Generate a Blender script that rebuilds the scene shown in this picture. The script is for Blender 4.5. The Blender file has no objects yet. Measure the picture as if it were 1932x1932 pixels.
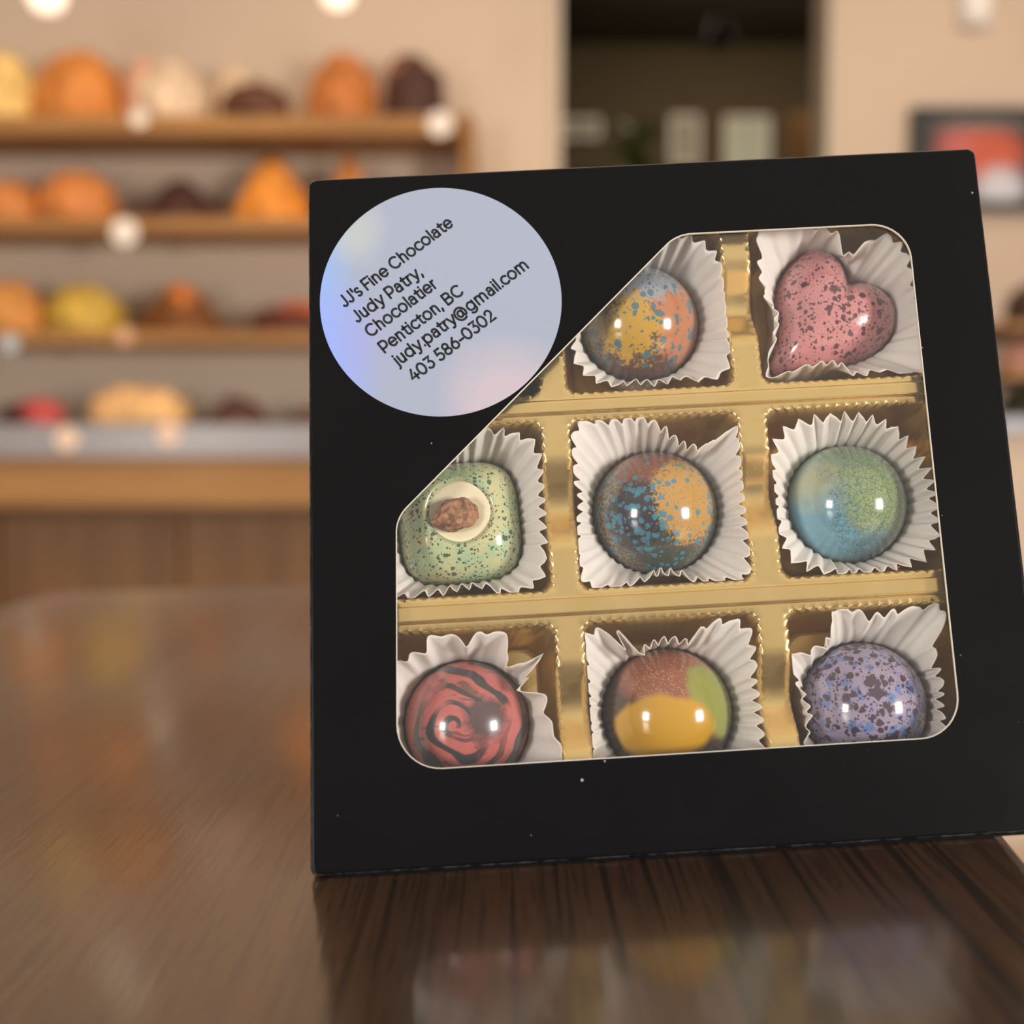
import bpy, bmesh, math, random
from mathutils import Vector, Matrix, noise
from mathutils.geometry import delaunay_2d_cdt
random.seed(7)
S = bpy.context.scene
COL = S.collection
PI = math.pi

# ------------------------------------------------------------------ camera
FPX = 2400.0                       # focal length in pixels of the 1932 px frame
PITCH = math.radians(4.0)
CAMP = Vector((0, 0, 0.83))
RT = Vector((1, 0, 0))
FW = Vector((0, math.cos(PITCH), -math.sin(PITCH)))
DN = Vector((0, -math.sin(PITCH), -math.cos(PITCH)))
cam = bpy.data.cameras.new('camera')
cam.sensor_width = 36.0
cam.lens = 36.0 * FPX / 1932.0
cam.clip_start = 0.01
cam.clip_end = 50
cam.dof.use_dof = True
cam.dof.focus_distance = 0.256
cam.dof.aperture_fstop = 8.6
cam.dof.aperture_blades = 0
camo = bpy.data.objects.new('camera', cam)
COL.objects.link(camo)
camo.location = CAMP
camo.rotation_euler = (PI / 2 - PITCH, 0, 0)
S.camera = camo

# ------------------------------------------------------------------ exposure, world, lights
S.view_settings.view_transform = 'Standard'
S.view_settings.look = 'None'
S.view_settings.gamma = 1.0
S.view_settings.use_curve_mapping = False
S.view_settings.exposure = 0.0
S.cycles.max_bounces = 10
S.cycles.transparent_max_bounces = 12
S.cycles.sample_clamp_indirect = 4.0
S.cycles.use_denoising = True

world = bpy.data.worlds.new('world')
S.world = world
world.use_nodes = True
wb = world.node_tree.nodes['Background']
wb.inputs['Color'].default_value = (1.0, 0.93, 0.86, 1)
_n = world.node_tree.nodes
_tc = _n.new('ShaderNodeTexCoord')
_sx = _n.new('ShaderNodeSeparateXYZ')
_mr = _n.new('ShaderNodeMapRange')          # daylight: brighter overhead than at the horizon
_mr.inputs['From Min'].default_value = 0.0
_mr.inputs['From Max'].default_value = 0.7
_mr.inputs['To Min'].default_value = 0.38
_mr.inputs['To Max'].default_value = 0.86
world.node_tree.links.new(_tc.outputs['Generated'], _sx.inputs[0])
world.node_tree.links.new(_sx.outputs[2], _mr.inputs['Value'])
world.node_tree.links.new(_mr.outputs[0], wb.inputs['Strength'])


def area(name, loc, target, sx, sy, power, color, spread=180):
    l = bpy.data.lights.new(name, 'AREA')
    l.shape = 'RECTANGLE'
    l.size, l.size_y = sx, sy
    l.energy = power
    l.color = color
    l.spread = math.radians(spread)
    o = bpy.data.objects.new(name, l)
    COL.objects.link(o)
    o.location = loc
    o.rotation_euler = (Vector(target) - Vector(loc)).to_track_quat('-Z', 'Y').to_euler()
    return o


def spot(name, loc, target, power, color, size, blend=0.8, rad=0.05):
    l = bpy.data.lights.new(name, 'SPOT')
    l.energy = power
    l.color = color
    l.spot_size = math.radians(size)
    l.spot_blend = blend
    l.shadow_soft_size = rad
    o = bpy.data.objects.new(name, l)
    COL.objects.link(o)
    o.location = loc
    o.rotation_euler = (Vector(target) - Vector(loc)).to_track_quat('-Z', 'Y').to_euler()
    return o


BOXC = (0.03, 0.25, 0.82)
area('window_light_right', (2.0, -1.25, 0.98), BOXC, 0.5, 0.62, 66, (1.0, 0.95, 0.89))
area('window_light_left', (-1.55, -1.4, 0.98), BOXC, 0.38, 0.5, 27, (1.0, 0.95, 0.9))
area('shop_fill_light', (0.2, 1.3, 2.5), (0.2, 1.7, 0.8), 2.6, 1.0, 16, (1.0, 0.79, 0.6))  # unseen fill, added to brighten the wall around the shelves
spot('shelf_spot_light', (-0.55, 1.75, 2.3), (-0.95, 2.55, 1.1), 22, (1.0, 0.72, 0.46), 62)
spot('shelf_end_spot_light', (-0.05, 1.75, 2.3), (-0.2, 2.6, 1.35), 16, (1.0, 0.74, 0.5), 62)
spot('poster_spot_light', (0.95, 1.9, 2.3), (0.95, 2.6, 1.5), 7, (1.0, 0.78, 0.54), 55)
area('back_room_fill_light', (0.9, 5.1, 2.5), (0.8, 5.7, 1.0), 1.2, 0.5, 10, (1.0, 0.84, 0.62))  # added fill with no visible source, lifts the too dark back room


# ------------------------------------------------------------------ helpers
def cam_pt(px, py, z):                 # camera-depth z in metres
    return CAMP + RT * ((px - 966) / FPX * z) + DN * ((py - 966) / FPX * z) + FW * z


def at(px, py, Y):                     # point seen at a pixel on the vertical plane y = Y
    d = RT * ((px - 966) / FPX) + DN * ((py - 966) / FPX) + FW
    return CAMP + d * (Y / d.y)


def tag(o, label=None, cat=None, group=None, kind=None):
    if label: o['label'] = label
    if cat: o['category'] = cat
    if group: o['group'] = group
    if kind: o['kind'] = kind
    return o


def empty(name, mat):
    o = bpy.data.objects.new(name, None)
    o.empty_display_size = 0.02
    COL.objects.link(o)
    o.matrix_world = mat
    return o


def link(name, me, mats, mat=None, parent=None, smooth=True):
    """mesh -> object whose local frame is mat (relative to parent when there is one)"""
    o = bpy.data.objects.new(name, me)
    COL.objects.link(o)
    if not isinstance(mats, (list, tuple)): mats = [mats]
    for m in mats: me.materials.append(m)
    if smooth:
        me.polygons.foreach_set('use_smooth', [True] * len(me.polygons))
    if parent: o.parent = parent
    if mat is not None: o.matrix_local = mat
    me.update()
    return o


def mesh(verts, faces, midx=None):
    me = bpy.data.meshes.new('mesh')
    me.from_pydata([tuple(v) for v in verts], [], faces)
    if midx: me.polygons.foreach_set('material_index', midx)
    me.update()
    return me


def bm_mesh(bm, normals=True):
    if normals: bmesh.ops.recalc_face_normals(bm, faces=bm.faces)
    me = bpy.data.meshes.new('mesh')
    bm.to_mesh(me)
    bm.free()
    return me


def box_bm(bm, lo, hi, bev=0.0, seg=2):
    t = bmesh.new()
    bmesh.ops.create_cube(t, size=1)
    lo, hi = Vector(lo), Vector(hi)
    for v in t.verts:
        v.co = Vector([lo[i] + (v.co[i] + .5) * (hi[i] - lo[i]) for i in range(3)])
    if bev > 0:
        bmesh.ops.bevel(t, geom=list(t.edges), offset=bev, segments=seg, affect='EDGES', profile=0.5)
    tm = bpy.data.meshes.new('t')
    t.to_mesh(tm); t.free()
    bm.from_mesh(tm)
    bpy.data.meshes.remove(tm)


def box(name, lo, hi, m, bev=0.0, parent=None, mat=None, smooth=False):
    bm = bmesh.new()
    box_bm(bm, lo, hi, bev)
    return link(name, bm_mesh(bm), m, mat, parent, smooth)


def lathe(prof, n=48, close=True):
    vs, fs = [], []
    for (r, z) in prof:
        for i in range(n):
            a = 2 * PI * i / n
            vs.append((r * math.cos(a), r * math.sin(a), z))
    for j in range(len(prof) - 1):
        for i in range(n):
            a, b = j * n + i, j * n + (i + 1) % n
            fs.append((a, b, b + n, a + n))
    if close:
        fs.append(tuple(range(n - 1, -1, -1)))
        k = (len(prof) - 1) * n
        fs.append(tuple(range(k, k + n)))
    return mesh(vs, fs)


def tube(pts, r, n=8):
    vs, fs = [], []
    pts = [Vector(p) for p in pts]
    for i, p in enumerate(pts):
        d = (pts[min(i + 1, len(pts) - 1)] - pts[max(i - 1, 0)]).normalized()
        a = d.orthogonal().normalized()
        b = d.cross(a)
        rr = r[i] if isinstance(r, (list, tuple)) else r
        for k in range(n):
            t = 2 * PI * k / n
            vs.append(p + a * (rr * math.cos(t)) + b * (rr * math.sin(t)))
    for i in range(len(pts) - 1):
        for k in range(n):
            fs.append((i * n + k, i * n + (k + 1) % n, (i + 1) * n + (k + 1) % n, (i + 1) * n + k))
    fs.append(tuple(range(n)))
    fs.append(tuple(range((len(pts) - 1) * n, len(pts) * n)))
    return vs, fs


# ------------------------------------------------------------------ node materials
def lin(c):
    return tuple(((x / 255) / 12.92 if x / 255 <= 0.04045 else ((x / 255 + 0.055) / 1.055) ** 2.4) for x in c)


class G:
    """tiny expression builder on a material's node tree"""
    def __init__(s, name, **kw):
        s.m = bpy.data.materials.new(name)
        s.m.use_nodes = True
        s.t = s.m.node_tree
        s.p = s.t.nodes['Principled BSDF']
        for k, v in kw.items(): s.set(k, v)

    def set(s, k, v):
        k = {'col': 'Base Color', 'rough': 'Roughness', 'metal': 'Metallic', 'spec': 'Specular IOR Level',
             'coat': 'Coat Weight', 'coatr': 'Coat Roughness', 'ior': 'IOR', 'emit': 'Emission Color',
             'estr': 'Emission Strength', 'sss': 'Subsurface Weight', 'normal': 'Normal',
             'sssr': 'Subsurface Radius', 'ssss': 'Subsurface Scale'}.get(k, k)
        s.inp(s.p.inputs[k], v)

    def inp(s, sock, v):
        if isinstance(v, bpy.types.NodeSocket): s.t.links.new(v, sock)
        elif isinstance(v, (tuple, list)):
            sock.default_value = tuple(v) + ((1,) if len(v) == 3 and sock.type == 'RGBA' else ())
        else:
            sock.default_value = (v, v, v) if sock.type == 'VECTOR' else v

    def n(s, typ, ins=(), **at_):
        nd = s.t.nodes.new(typ)
        for k, v in at_.items(): setattr(nd, k, v)
        for k, v in (ins.items() if isinstance(ins, dict) else enumerate(ins)):
            if v is not None: s.inp(nd.inputs[k], v)
        return nd

    def math(s, op, a, b=None, c=None, clamp=False):
        return s.n('ShaderNodeMath', [a, b, c], operation=op, use_clamp=clamp).outputs[0]

    def add(s, a, b): return s.math('ADD', a, b)
    def sub(s, a, b): return s.math('SUBTRACT', a, b)
    def mul(s, a, b): return s.math('MULTIPLY', a, b)
    def step(s, x, k=30.0): return s.math('MULTIPLY_ADD', x, k, 0.5, clamp=True)
    def vm(s, op, a, b=None, out=0):
        nd = s.n('ShaderNodeVectorMath', [a, b], operation=op)
        return nd.outputs[out]

    def mix(s, f, a, b):
        nd = s.t.nodes.new('ShaderNodeMix')
        nd.data_type = 'RGBA'
        s.inp(nd.inputs[0], f); s.inp(nd.inputs[6], a); s.inp(nd.inputs[7], b)
        return nd.outputs[2]

    def obj(s, scale=1000.0, off=(0, 0, 0)):
        tc = s.n('ShaderNodeTexCoord')
        mp = s.n('ShaderNodeMapping', {'Vector': tc.outputs['Object'], 'Location': off})
        mp.inputs['Scale'].default_value = (scale,) * 3 if not isinstance(scale, tuple) else scale
        return mp.outputs[0]

    def noise(s, v, scale, detail=2.0, rough=0.5, dist=0.0, col=False):
        nd = s.n('ShaderNodeTexNoise', {'Vector': v, 'Scale': scale, 'Detail': detail, 'Roughness': rough, 'Distortion': dist})
        return nd.outputs[1 if col else 0]

    def warp(s, v, scale, amt, detail=2.0):
        c = s.noise(v, scale, detail, col=True)
        d = s.vm('SCALE', s.vm('SUBTRACT', c, (0.5, 0.5, 0.5)))
        d.node.inputs['Scale'].default_value = amt
        return s.vm('ADD', v, d)

    def splat(s, v, scale, rmax, power=2.0, soft=14.0):
        vo = s.n('ShaderNodeTexVoronoi', {'Vector': v, 'Scale': scale})
        sep = s.n('ShaderNodeSeparateColor', [vo.outputs['Color']])
        r = s.mul(s.math('POWER', sep.outputs[0], power), rmax)
        return s.step(s.sub(r, vo.outputs['Distance']), soft)

    def zone(s, v, c, r, soft=6.0, nz=None, amt=0.25, squash=(1, 1, 1)):
        d = s.vm('MULTIPLY', s.vm('SUBTRACT', v, c), squash)
        L = s.vm('LENGTH', d, out=1)
        x = s.sub(r, L)
        if nz is not None: x = s.add(x, s.mul(s.sub(nz, 0.5), amt))
        return s.step(x, soft)

    def bump(s, h, strength=0.2, dist=0.001):
        return s.n('ShaderNodeBump', {'Height': h, 'Strength': strength, 'Distance': dist}).outputs[0]


def plain(name, c, rough=0.6, nz=0.08, scale=20.0, **kw):
    g = G(name, rough=rough, **kw)
    v = g.obj(1.0)
    f = g.noise(v, scale, 3)
    c = lin(c)
    g.set('col', g.mix(f, tuple(x * (1 - nz) for x in c), tuple(min(1, x * (1 + nz)) for x in c)))
    return g.m


# walls and room
M_wall = plain('wall_paint', (208, 188, 168), 0.85, 0.04, 3)
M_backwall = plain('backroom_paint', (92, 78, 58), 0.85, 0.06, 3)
M_ceil = plain('ceiling_paint', (225, 218, 205), 0.9, 0.03)
M_trim = plain('door_trim_paint', (206, 194, 176), 0.5, 0.03)


def wood(name, dark, light, axis_scale, rough, scale=1.0, streak=0.5, fine=1.0):
    g = G(name, rough=rough)
    v = g.obj(axis_scale)
    w = g.warp(v, 0.5 * scale, 0.35)
    a = g.noise(w, 3.0 * scale, 6, 0.6)
    b = g.noise(w, 14.0 * scale, 5, 0.65)
    c = g.mix(g.step(g.sub(a, 0.5), 3.0), lin(dark), lin(light))
    c = g.mix(g.mul(g.step(g.sub(b, 0.58), 8.0), streak), c, tuple(x * 0.35 for x in lin(dark)))
    g.set('col', c)
    g.set('normal', g.bump(b, 0.06 * fine, 0.001))
    return g


M_shelfwood = wood('shelf_oak', (142, 98, 50), (174, 128, 70), (0.6, 8, 8), 0.5, streak=0.15).m
M_cabwood = wood('cabinet_oak', (98, 66, 33), (118, 82, 42), (6, 6, 0.5), 0.5, streak=0.15).m
M_floor = plain('floor_tile', (205, 186, 166), 0.4, 0.06, 5)
M_stone = plain('counter_stone', (148, 146, 150), 0.3, 0.06, 14)
M_tag = plain('white_card', (240, 232, 222), 0.6, 0.02)
M_blackmetal = plain('black_metal', (24, 22, 21), 0.45, 0.05)
M_whitemetal = plain('white_metal', (232, 226, 216), 0.4, 0.03)


def emis(name, c, st):
    g = G(name, col=c, emit=c, estr=st)
    return g.m


M_bulb = emis('warm_bulb', (1.0, 0.85, 0.66), 1.15)


def crust(name, c, dark=0.55, scale=28, rough=0.6):
    g = G(name, rough=rough)
    v = g.obj(1.0)
    a = g.noise(v, scale, 5, 0.6)
    c = lin(c)
    g.set('col', g.mix(g.step(g.sub(a, 0.47), 5), tuple(x * dark for x in c), c))
    g.set('normal', g.bump(a, 0.5, 0.01))
    return g.m


# ------------------------------------------------------------------ frame of the leaning box face (mm)
e1 = Vector((139.73660707, -7.68772566, 3.81831375)) / 140
e2s = Vector((-4.88186041, -136.685993, 27.98310286)) / 140
OC = Vector((30.00323674, -4.50909001, 251.64330103))
nC = e1.cross(e2s).normalized()
e2 = nC.cross(e1).normalized()
KX, KY = e2s.dot(e1), e2s.dot(e2)


def c2w(p): return CAMP + (RT * p.x + DN * p.y + FW * p.z) / 1000


def c2d(p): return RT * p.x + DN * p.y + FW * p.z


X_, Y_, Z_ = c2d(e1), c2d(e2), c2d(nC)
FM = Matrix.Translation(c2w(OC)) @ Matrix((X_, Y_, Z_)).transposed().to_4x4()


def L(px, py, w=0.0):
    """pixel -> (u, v) in mm on the plane parallel to the face at height w mm"""
    d = Vector(((px - 966) / FPX, (py - 966) / FPX, 1))
    q = OC + nC * w
    X = d * (q.dot(nC) / d.dot(nC)) - q
    return Vector((X.dot(e1), X.dot(e2)))


def fm(u, v, w): return FM @ Matrix.Translation((u / 1000, v / 1000, w / 1000))


def skew(u, v): return (u + v * KX, v * KY)


# table plane in camera mm
p_ = PITCH
up = Vector(((math.cos(p_) * e1.y + math.sin(p_) * e1.z) / e1.x, -math.cos(p_), -math.sin(p_))).normalized()
HB = 70.6
TP = OC - e2s * HB
t_y = (Vector((0, 0, 1)) - up * up.z).normalized()
t_x = t_y.cross(up).normalized()
if t_x.x < 0: t_x = -t_x
TM = Matrix.Translation(c2w(TP)) @ Matrix((c2d(t_x), c2d(t_y), c2d(up))).transposed().to_4x4()


def T(px, py):
    d = Vector(((px - 966) / FPX, (py - 966) / FPX, 1))
    X = d * (TP.dot(up) / d.dot(up)) - TP
    return Vector((X.dot(t_x), X.dot(t_y))) / 1000


# ------------------------------------------------------------------ room shell
YW = 2.9           # back wall
def st(o): return tag(o, kind='structure')
dl, dr = at(1047, 400, YW).x, at(1567, 400, YW).x
st(box('floor', (-3, -1.9, -0.05), (3.2, 6.2, 0.0), M_floor))
st(box('ceiling', (-3, -0.6, 2.6), (3.2, YW + .12, 2.65), M_ceil))
st(box('ceiling_backroom', (-3, YW + .12, 2.6), (3.2, 6.2, 2.65), plain('shaded_ceiling_paint', (66, 56, 42), .9, .05)))  # back room dimness put into a darker ceiling colour
st(box('wall_left', (-3.1, -0.6, 0), (-3.0, 6.2, 2.6), M_wall))
st(box('wall_right', (3.2, -0.6, 0), (3.3, 6.2, 2.6), M_wall))
bm = bmesh.new()
box_bm(bm, (-3, YW, 0), (dl, YW + .12, 2.6))
box_bm(bm, (dr, YW, 0), (3.2, YW + .12, 2.6))
box_bm(bm, (dl, YW, 2.25), (dr, YW + .12, 2.6))
st(link('wall_back', bm_mesh(bm), M_wall, smooth=False))
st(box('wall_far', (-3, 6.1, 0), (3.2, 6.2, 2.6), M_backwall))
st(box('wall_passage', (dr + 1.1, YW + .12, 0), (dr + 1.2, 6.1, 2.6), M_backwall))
bm = bmesh.new()
box_bm(bm, (dl - .0, YW - .015, 0), (dl + .012, YW + .135, 2.25))
box_bm(bm, (dr - .012, YW - .015, 0), (dr + .0, YW + .135, 2.25))
st(link('trim_1', bm_mesh(bm), M_trim, smooth=False))

# ------------------------------------------------------------------ near table
g = G('walnut_lacquer', rough=0.15)
v = g.warp(g.obj((26, 0.9, 26)), 0.6, 0.25)
bands = g.noise(v, 1.3, 4, 0.55, 0.2)
grain = g.noise(g.warp(g.obj((300, 3.6, 300)), 0.25, 0.8), 1.0, 3, 0.6)
grain2 = g.noise(g.warp(g.obj((420, 6.0, 420)), 0.3, 0.6), 1.0, 3, 0.6)
where = g.noise(g.obj((40, 3.0, 40)), 1.0, 2)
pores = g.noise(g.obj((900, 45, 500)), 1.0, 3, 0.6)
c = g.mix(g.step(g.sub(bands, 0.5), 3.0), lin((66, 47, 33)), lin((95, 69, 48)))
ln = g.step(g.sub(g.add(g.mul(grain, 0.8), g.mul(where, 0.2)), 0.55), 22.0)
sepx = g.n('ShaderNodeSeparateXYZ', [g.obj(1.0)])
board = g.math('MULTIPLY_ADD', g.step(g.add(sepx.outputs[0], 0.055), 14.0), 0.72, 0.16)   # no separate board: the box's dark reflection painted into base and grain lines
c = g.mix(g.mul(board, 0.7), c, lin((50, 30, 20)))  # base darkened by the painted box reflection
c = g.mix(g.mul(g.mul(ln, board), 0.95), c, lin((20, 12, 9)))  # grain lines darkened by the same painted reflection
c = g.mix(g.mul(g.step(g.sub(grain2, 0.585), 16.0), 0.6), c, lin((34, 21, 14)))
c = g.mix(g.mul(g.step(g.sub(pores, 0.57), 12.0), 0.55), c, lin((34, 22, 14)))
g.set('col', c)
fineb = g.noise(g.obj((420, 60, 400)), 1.0, 3, 0.6)
g.set('normal', g.bump(g.add(g.mul(fineb, 0.5), pores), 0.2, 0.0006))
g.set('Coat Normal', g.bump(g.add(g.mul(fineb, 0.6), g.mul(pores, 0.5)), 0.09, 0.0006))
g.set('rough', 0.34)
g.set('coat', 1.0)
g.set('coatr', g.add(0.07, g.mul(g.noise(g.obj((30, 12, 30)), 1.0, 3), 0.1)))
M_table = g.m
M_tedge = wood('walnut_edge', (58, 36, 24), (88, 56, 36), (2, 2, 20), 0.35, streak=0.3).m

pl = [T(95, 1116), T(1489, 1077), T(1932, 1609)]
dch = (T(0, 1145) - T(95, 1116))
ra = (pl[2] - pl[1]).normalized()
near = -0.36
pr = pl[1] + ra * ((near - pl[1].y) / ra.y)
cl = pl[0] + dch.normalized() * 0.42
poly = [Vector((cl.x - 0.06, near)), pr, pl[1], pl[0], cl]
table = empty('wooden_table', Matrix.Translation((TM.translation.x + 0.02, TM.translation.y + 0.05, 0)))
tag(table, 'dark walnut table with a glossy top, carrying the box of bonbons', 'table')
bm = bmesh.new()
vs = [bm.verts.new((q.x, q.y, 0)) for q in poly]
f = bm.faces.new(vs)
r = bmesh.ops.extrude_face_region(bm, geom=[f])
for q in r['geom']:
    if isinstance(q, bmesh.types.BMVert): q.co.z -= 0.028
bmesh.ops.recalc_face_normals(bm, faces=bm.faces)
bmesh.ops.bevel(bm, geom=list(bm.edges), offset=0.003, segments=2, affect='EDGES', profile=0.5)
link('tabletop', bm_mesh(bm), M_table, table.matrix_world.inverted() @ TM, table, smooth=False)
zt = TM.translation.z
link('pedestal', lathe([(0.03, 0.02), (0.03, zt - 0.045)], 32), M_blackmetal, Matrix.Identity(4), table)
link('base', lathe([(0.0, 0.0), (0.2, 0.0), (0.2, 0.008), (0.04, 0.02), (0.03, 0.03)], 48), M_blackmetal, Matrix.Identity(4), table)

# ------------------------------------------------------------------ the carton
g = G('black_card', rough=0.3, spec=0.1)
v = g.obj(1000.0)
dust = g.splat(v, 0.2, 0.058, 5.0, 60.0)
sm = g.noise(v, 0.05, 4)
g.set('col', g.mix(dust, (0.0045, 0.0045, 0.005), (0.35, 0.35, 0.36)))
g.set('rough', g.add(0.24, g.mul(sm, 0.2)))
g.set('normal', g.bump(g.noise(v, 1.6, 3), 0.03, 0.0004))
M_card = g.m
g = G('worn_card_edge', rough=0.28, spec=0.5)
v = g.obj(1000.0)
g.set('col', g.mix(g.step(g.sub(g.noise(v, 0.35, 4, 0.7), 0.54), 4), (0.006, 0.006, 0.007), (0.08, 0.08, 0.085)))
M_worn = g.m
M_cut = plain('card_cut_edge', (200, 194, 180), 0.8, 0.05, 800)

BT = 27.0
n_up = -(up - nC * 0)  # noqa
bdir = (t_y - e1 * t_y.dot(e1)).normalized()      # straight back along the table
bl = Vector((bdir.dot(e1), bdir.dot(e2), bdir.dot(nC)))
bl = bl / -bl.z                                   # per mm of depth


def rrect(hw, hh, r, n=6):
    pts = []
    for (sx, sy, a0) in ((1, 1, 0), (-1, 1, 90), (-1, -1, 180), (1, -1, 270)):
        for k in range(n + 1):
            a = math.radians(a0 + 90 * k / n)
            pts.append((sx * (hw - r) + r * math.cos(a), sy * (hh - r) + r * math.sin(a)))
    return pts


def fillet(pts, rad, n=10):
    out = []
    m = len(pts)
    for i in range(m):
        a, b, c = Vector(pts[i - 1]), Vector(pts[i]), Vector(pts[(i + 1) % m])
        d1, d2 = (a - b).normalized(), (c - b).normalized()
        ang = math.acos(max(-1, min(1, d1.dot(d2))))
        t = rad[i] / math.tan(ang / 2)
        cen = b + (d1 + d2).normalized() * (rad[i] / math.sin(ang / 2))
        s, e = b + d1 * t, b + d2 * t
        a0 = math.atan2(*(s - cen).yx); a1 = math.atan2(*(e - cen).yx)
        da = (a1 - a0 + PI) % (2 * PI) - PI
        for k in range(n + 1):
            q = a0 + da * k / n
            out.append((cen.x + rad[i] * math.cos(q), cen.y + rad[i] * math.sin(q)))
    return out


WPX = [(748.5, 977), (1277, 442.5), (1712, 421), (1814.5, 1388), (750, 1454)]
wpoly = fillet([L(*q) for q in WPX], [7.0, 8.0, 7.5, 8.0, 8.2])[::-1]


def inset_poly(pts, d):
    out = []
    m = len(pts)
    for i in range(m):
        a, b = Vector(pts[i - 1]), Vector(pts[(i + 1) % m])
        t = (b - a).normalized()
        out.append((pts[i][0] - t.y * d, pts[i][1] + t.x * d))
    return out


sgn = 1 if sum(wpoly[i - 1][0] * wpoly[i][1] - wpoly[i][0] * wpoly[i - 1][1] for i in range(len(wpoly))) > 0 else -1
winner = inset_poly(wpoly, 0.0)
wouter = inset_poly(wpoly, -0.17 * sgn)

rings = [(0.75, 0.0), (0.35, -0.12), (0.08, -0.45), (0.0, -0.9), (0.0, -BT)]
vs, fs, mi = [], [], []
ringidx = []
for (ins, w) in rings:
    pts = rrect(70 - ins, 70 - ins, 1.6)
    ringidx.append(len(vs))
    for (u, v) in pts:
        x, y = skew(u, v)
        sh = max(0.0, -w - 0.9)
        vs.append(((x + bl.x * sh) / 1000, (y + bl.y * sh) / 1000, w / 1000))
NR = len(rrect(70, 70, 1.6))
for j in range(len(rings) - 1):
    for i in range(NR):
        a, b = ringidx[j] + i, ringidx[j] + (i + 1) % NR
        fs.append((a, a + NR, b + NR, b)); mi.append(2 if j == 1 else 0)
fs.append(tuple(range(ringidx[-1], ringidx[-1] + NR))); mi.append(0)
# front plate between the outer ring and the window by constrained Delaunay
outer = [Vector((vs[ringidx[0] + i][0] * 1000, vs[ringidx[0] + i][1] * 1000)) for i in range(NR)]
pts2 = outer + [Vector(q) for q in wouter]
edges = [(i, (i + 1) % NR) for i in range(NR)] + [(NR + i, NR + (i + 1) % len(wouter)) for i in range(len(wouter))]


def inside(pt, poly):
    c = False
    x, y = pt
    for i in range(len(poly)):
        x1, y1 = poly[i - 1]; x2, y2 = poly[i]
        if (y1 > y) != (y2 > y) and x < (x2 - x1) * (y - y1) / (y2 - y1) + x1: c = not c
    return c


cv, ce, cf, ov, oe, of = delaunay_2d_cdt(pts2, edges, [], 1, 1e-6)
base = len(vs)
remap = {}
for i, q in enumerate(cv):
    if ov[i] and ov[i][0] < NR: remap[i] = ringidx[0] + ov[i][0]
    else:
        remap[i] = len(vs); vs.append((q.x / 1000, q.y / 1000, 0))
wo_idx = {}
for i in range(len(cv)):
    for k in ov[i]:
        if k >= NR: wo_idx[k - NR] = remap[i]
for t in cf:
    cx = sum(cv[i].x for i in t) / 3; cy = sum(cv[i].y for i in t) / 3
    if not inside((cx, cy), wouter):
        fs.append(tuple(remap[i] for i in t)); mi.append(0)
wi = len(vs)
for q in winner: vs.append((q[0] / 1000, q[1] / 1000, -0.00002))
wj = len(vs)
for q in winner: vs.append((q[0] / 1000, q[1] / 1000, -0.0005))
NWN = len(winner)
for i in range(NWN):
    k = (i + 1) % NWN
    fs.append((wo_idx[i], wo_idx[k], wi + k, wi + i)); mi.append(1)
    fs.append((wi + i, wi + k, wj + k, wj + i)); mi.append(1)
me = mesh(vs, fs, mi)
bm = bmesh.new(); bm.from_mesh(me)
bmesh.ops.recalc_face_normals(bm, faces=bm.faces)
bm.to_mesh(me); bm.free()
cx_, cy_ = skew(0, -HB)
BM = fm(cx_, cy_, -BT / 2)
carton = empty('chocolate_box', BM)
tag(carton, 'square black card box with a clear cut-off-corner window, leaning upright on the walnut table', 'box')
PB = BM.inverted() @ FM
body = link('carton_body', me, [M_card, M_cut, M_worn], PB, carton, smooth=True)
for p in me.polygons:
    if abs(p.normal.z) > 0.999: p.use_smooth = False
mod = body.modifiers.new('edge', 'EDGE_SPLIT'); mod.split_angle = math.radians(50)
# tuck flap under the bottom edge
fv, ff = [], []
bmf = bmesh.new()
box_bm(bmf, (-66.5 / 1000, -0.0006, -0.02), (69.0 / 1000, -0.00008, -0.0004), 0.00012, 1)
for q in bmf.verts:
    x, y = skew(q.co.x * 1000, -70 + q.co.y * 1000)
    sh = -q.co.z * 1000
    q.co = Vector(((x + bl.x * sh) / 1000, (y + bl.y * sh) / 1000, q.co.z))
link('tuck_flap', bm_mesh(bmf), M_card, PB, carton, smooth=False)
# clear film
g = G('clear_film')
tr = g.n('ShaderNodeBsdfTransparent', {'Color': (0.985, 0.98, 0.97, 1)})
gl = g.n('ShaderNodeBsdfGlossy', {'Color': (1, 1, 1, 1), 'Roughness': 0.06})
ge = g.n('ShaderNodeNewGeometry')
dt_ = g.math('ABSOLUTE', g.vm('DOT_PRODUCT', ge.outputs['Incoming'], ge.outputs['Normal'], out=1))
fr = g.math('MULTIPLY_ADD', g.math('POWER', g.sub(1.0, dt_), 5.0), 0.93, 0.06)
ms = g.n('ShaderNodeMixShader', [fr, tr.outputs[0], gl.outputs[0]])
g.t.links.new(ms.outputs[0], g.t.nodes['Material Output'].inputs['Surface'])
M_film = g.m
fp = inset_poly(wpoly, -2.5 * sgn)
link('window_film', mesh([(q[0] / 1000, q[1] / 1000, -0.0007) for q in fp], [tuple(range(len(fp)))]), M_film, PB, carton, smooth=False)

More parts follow.
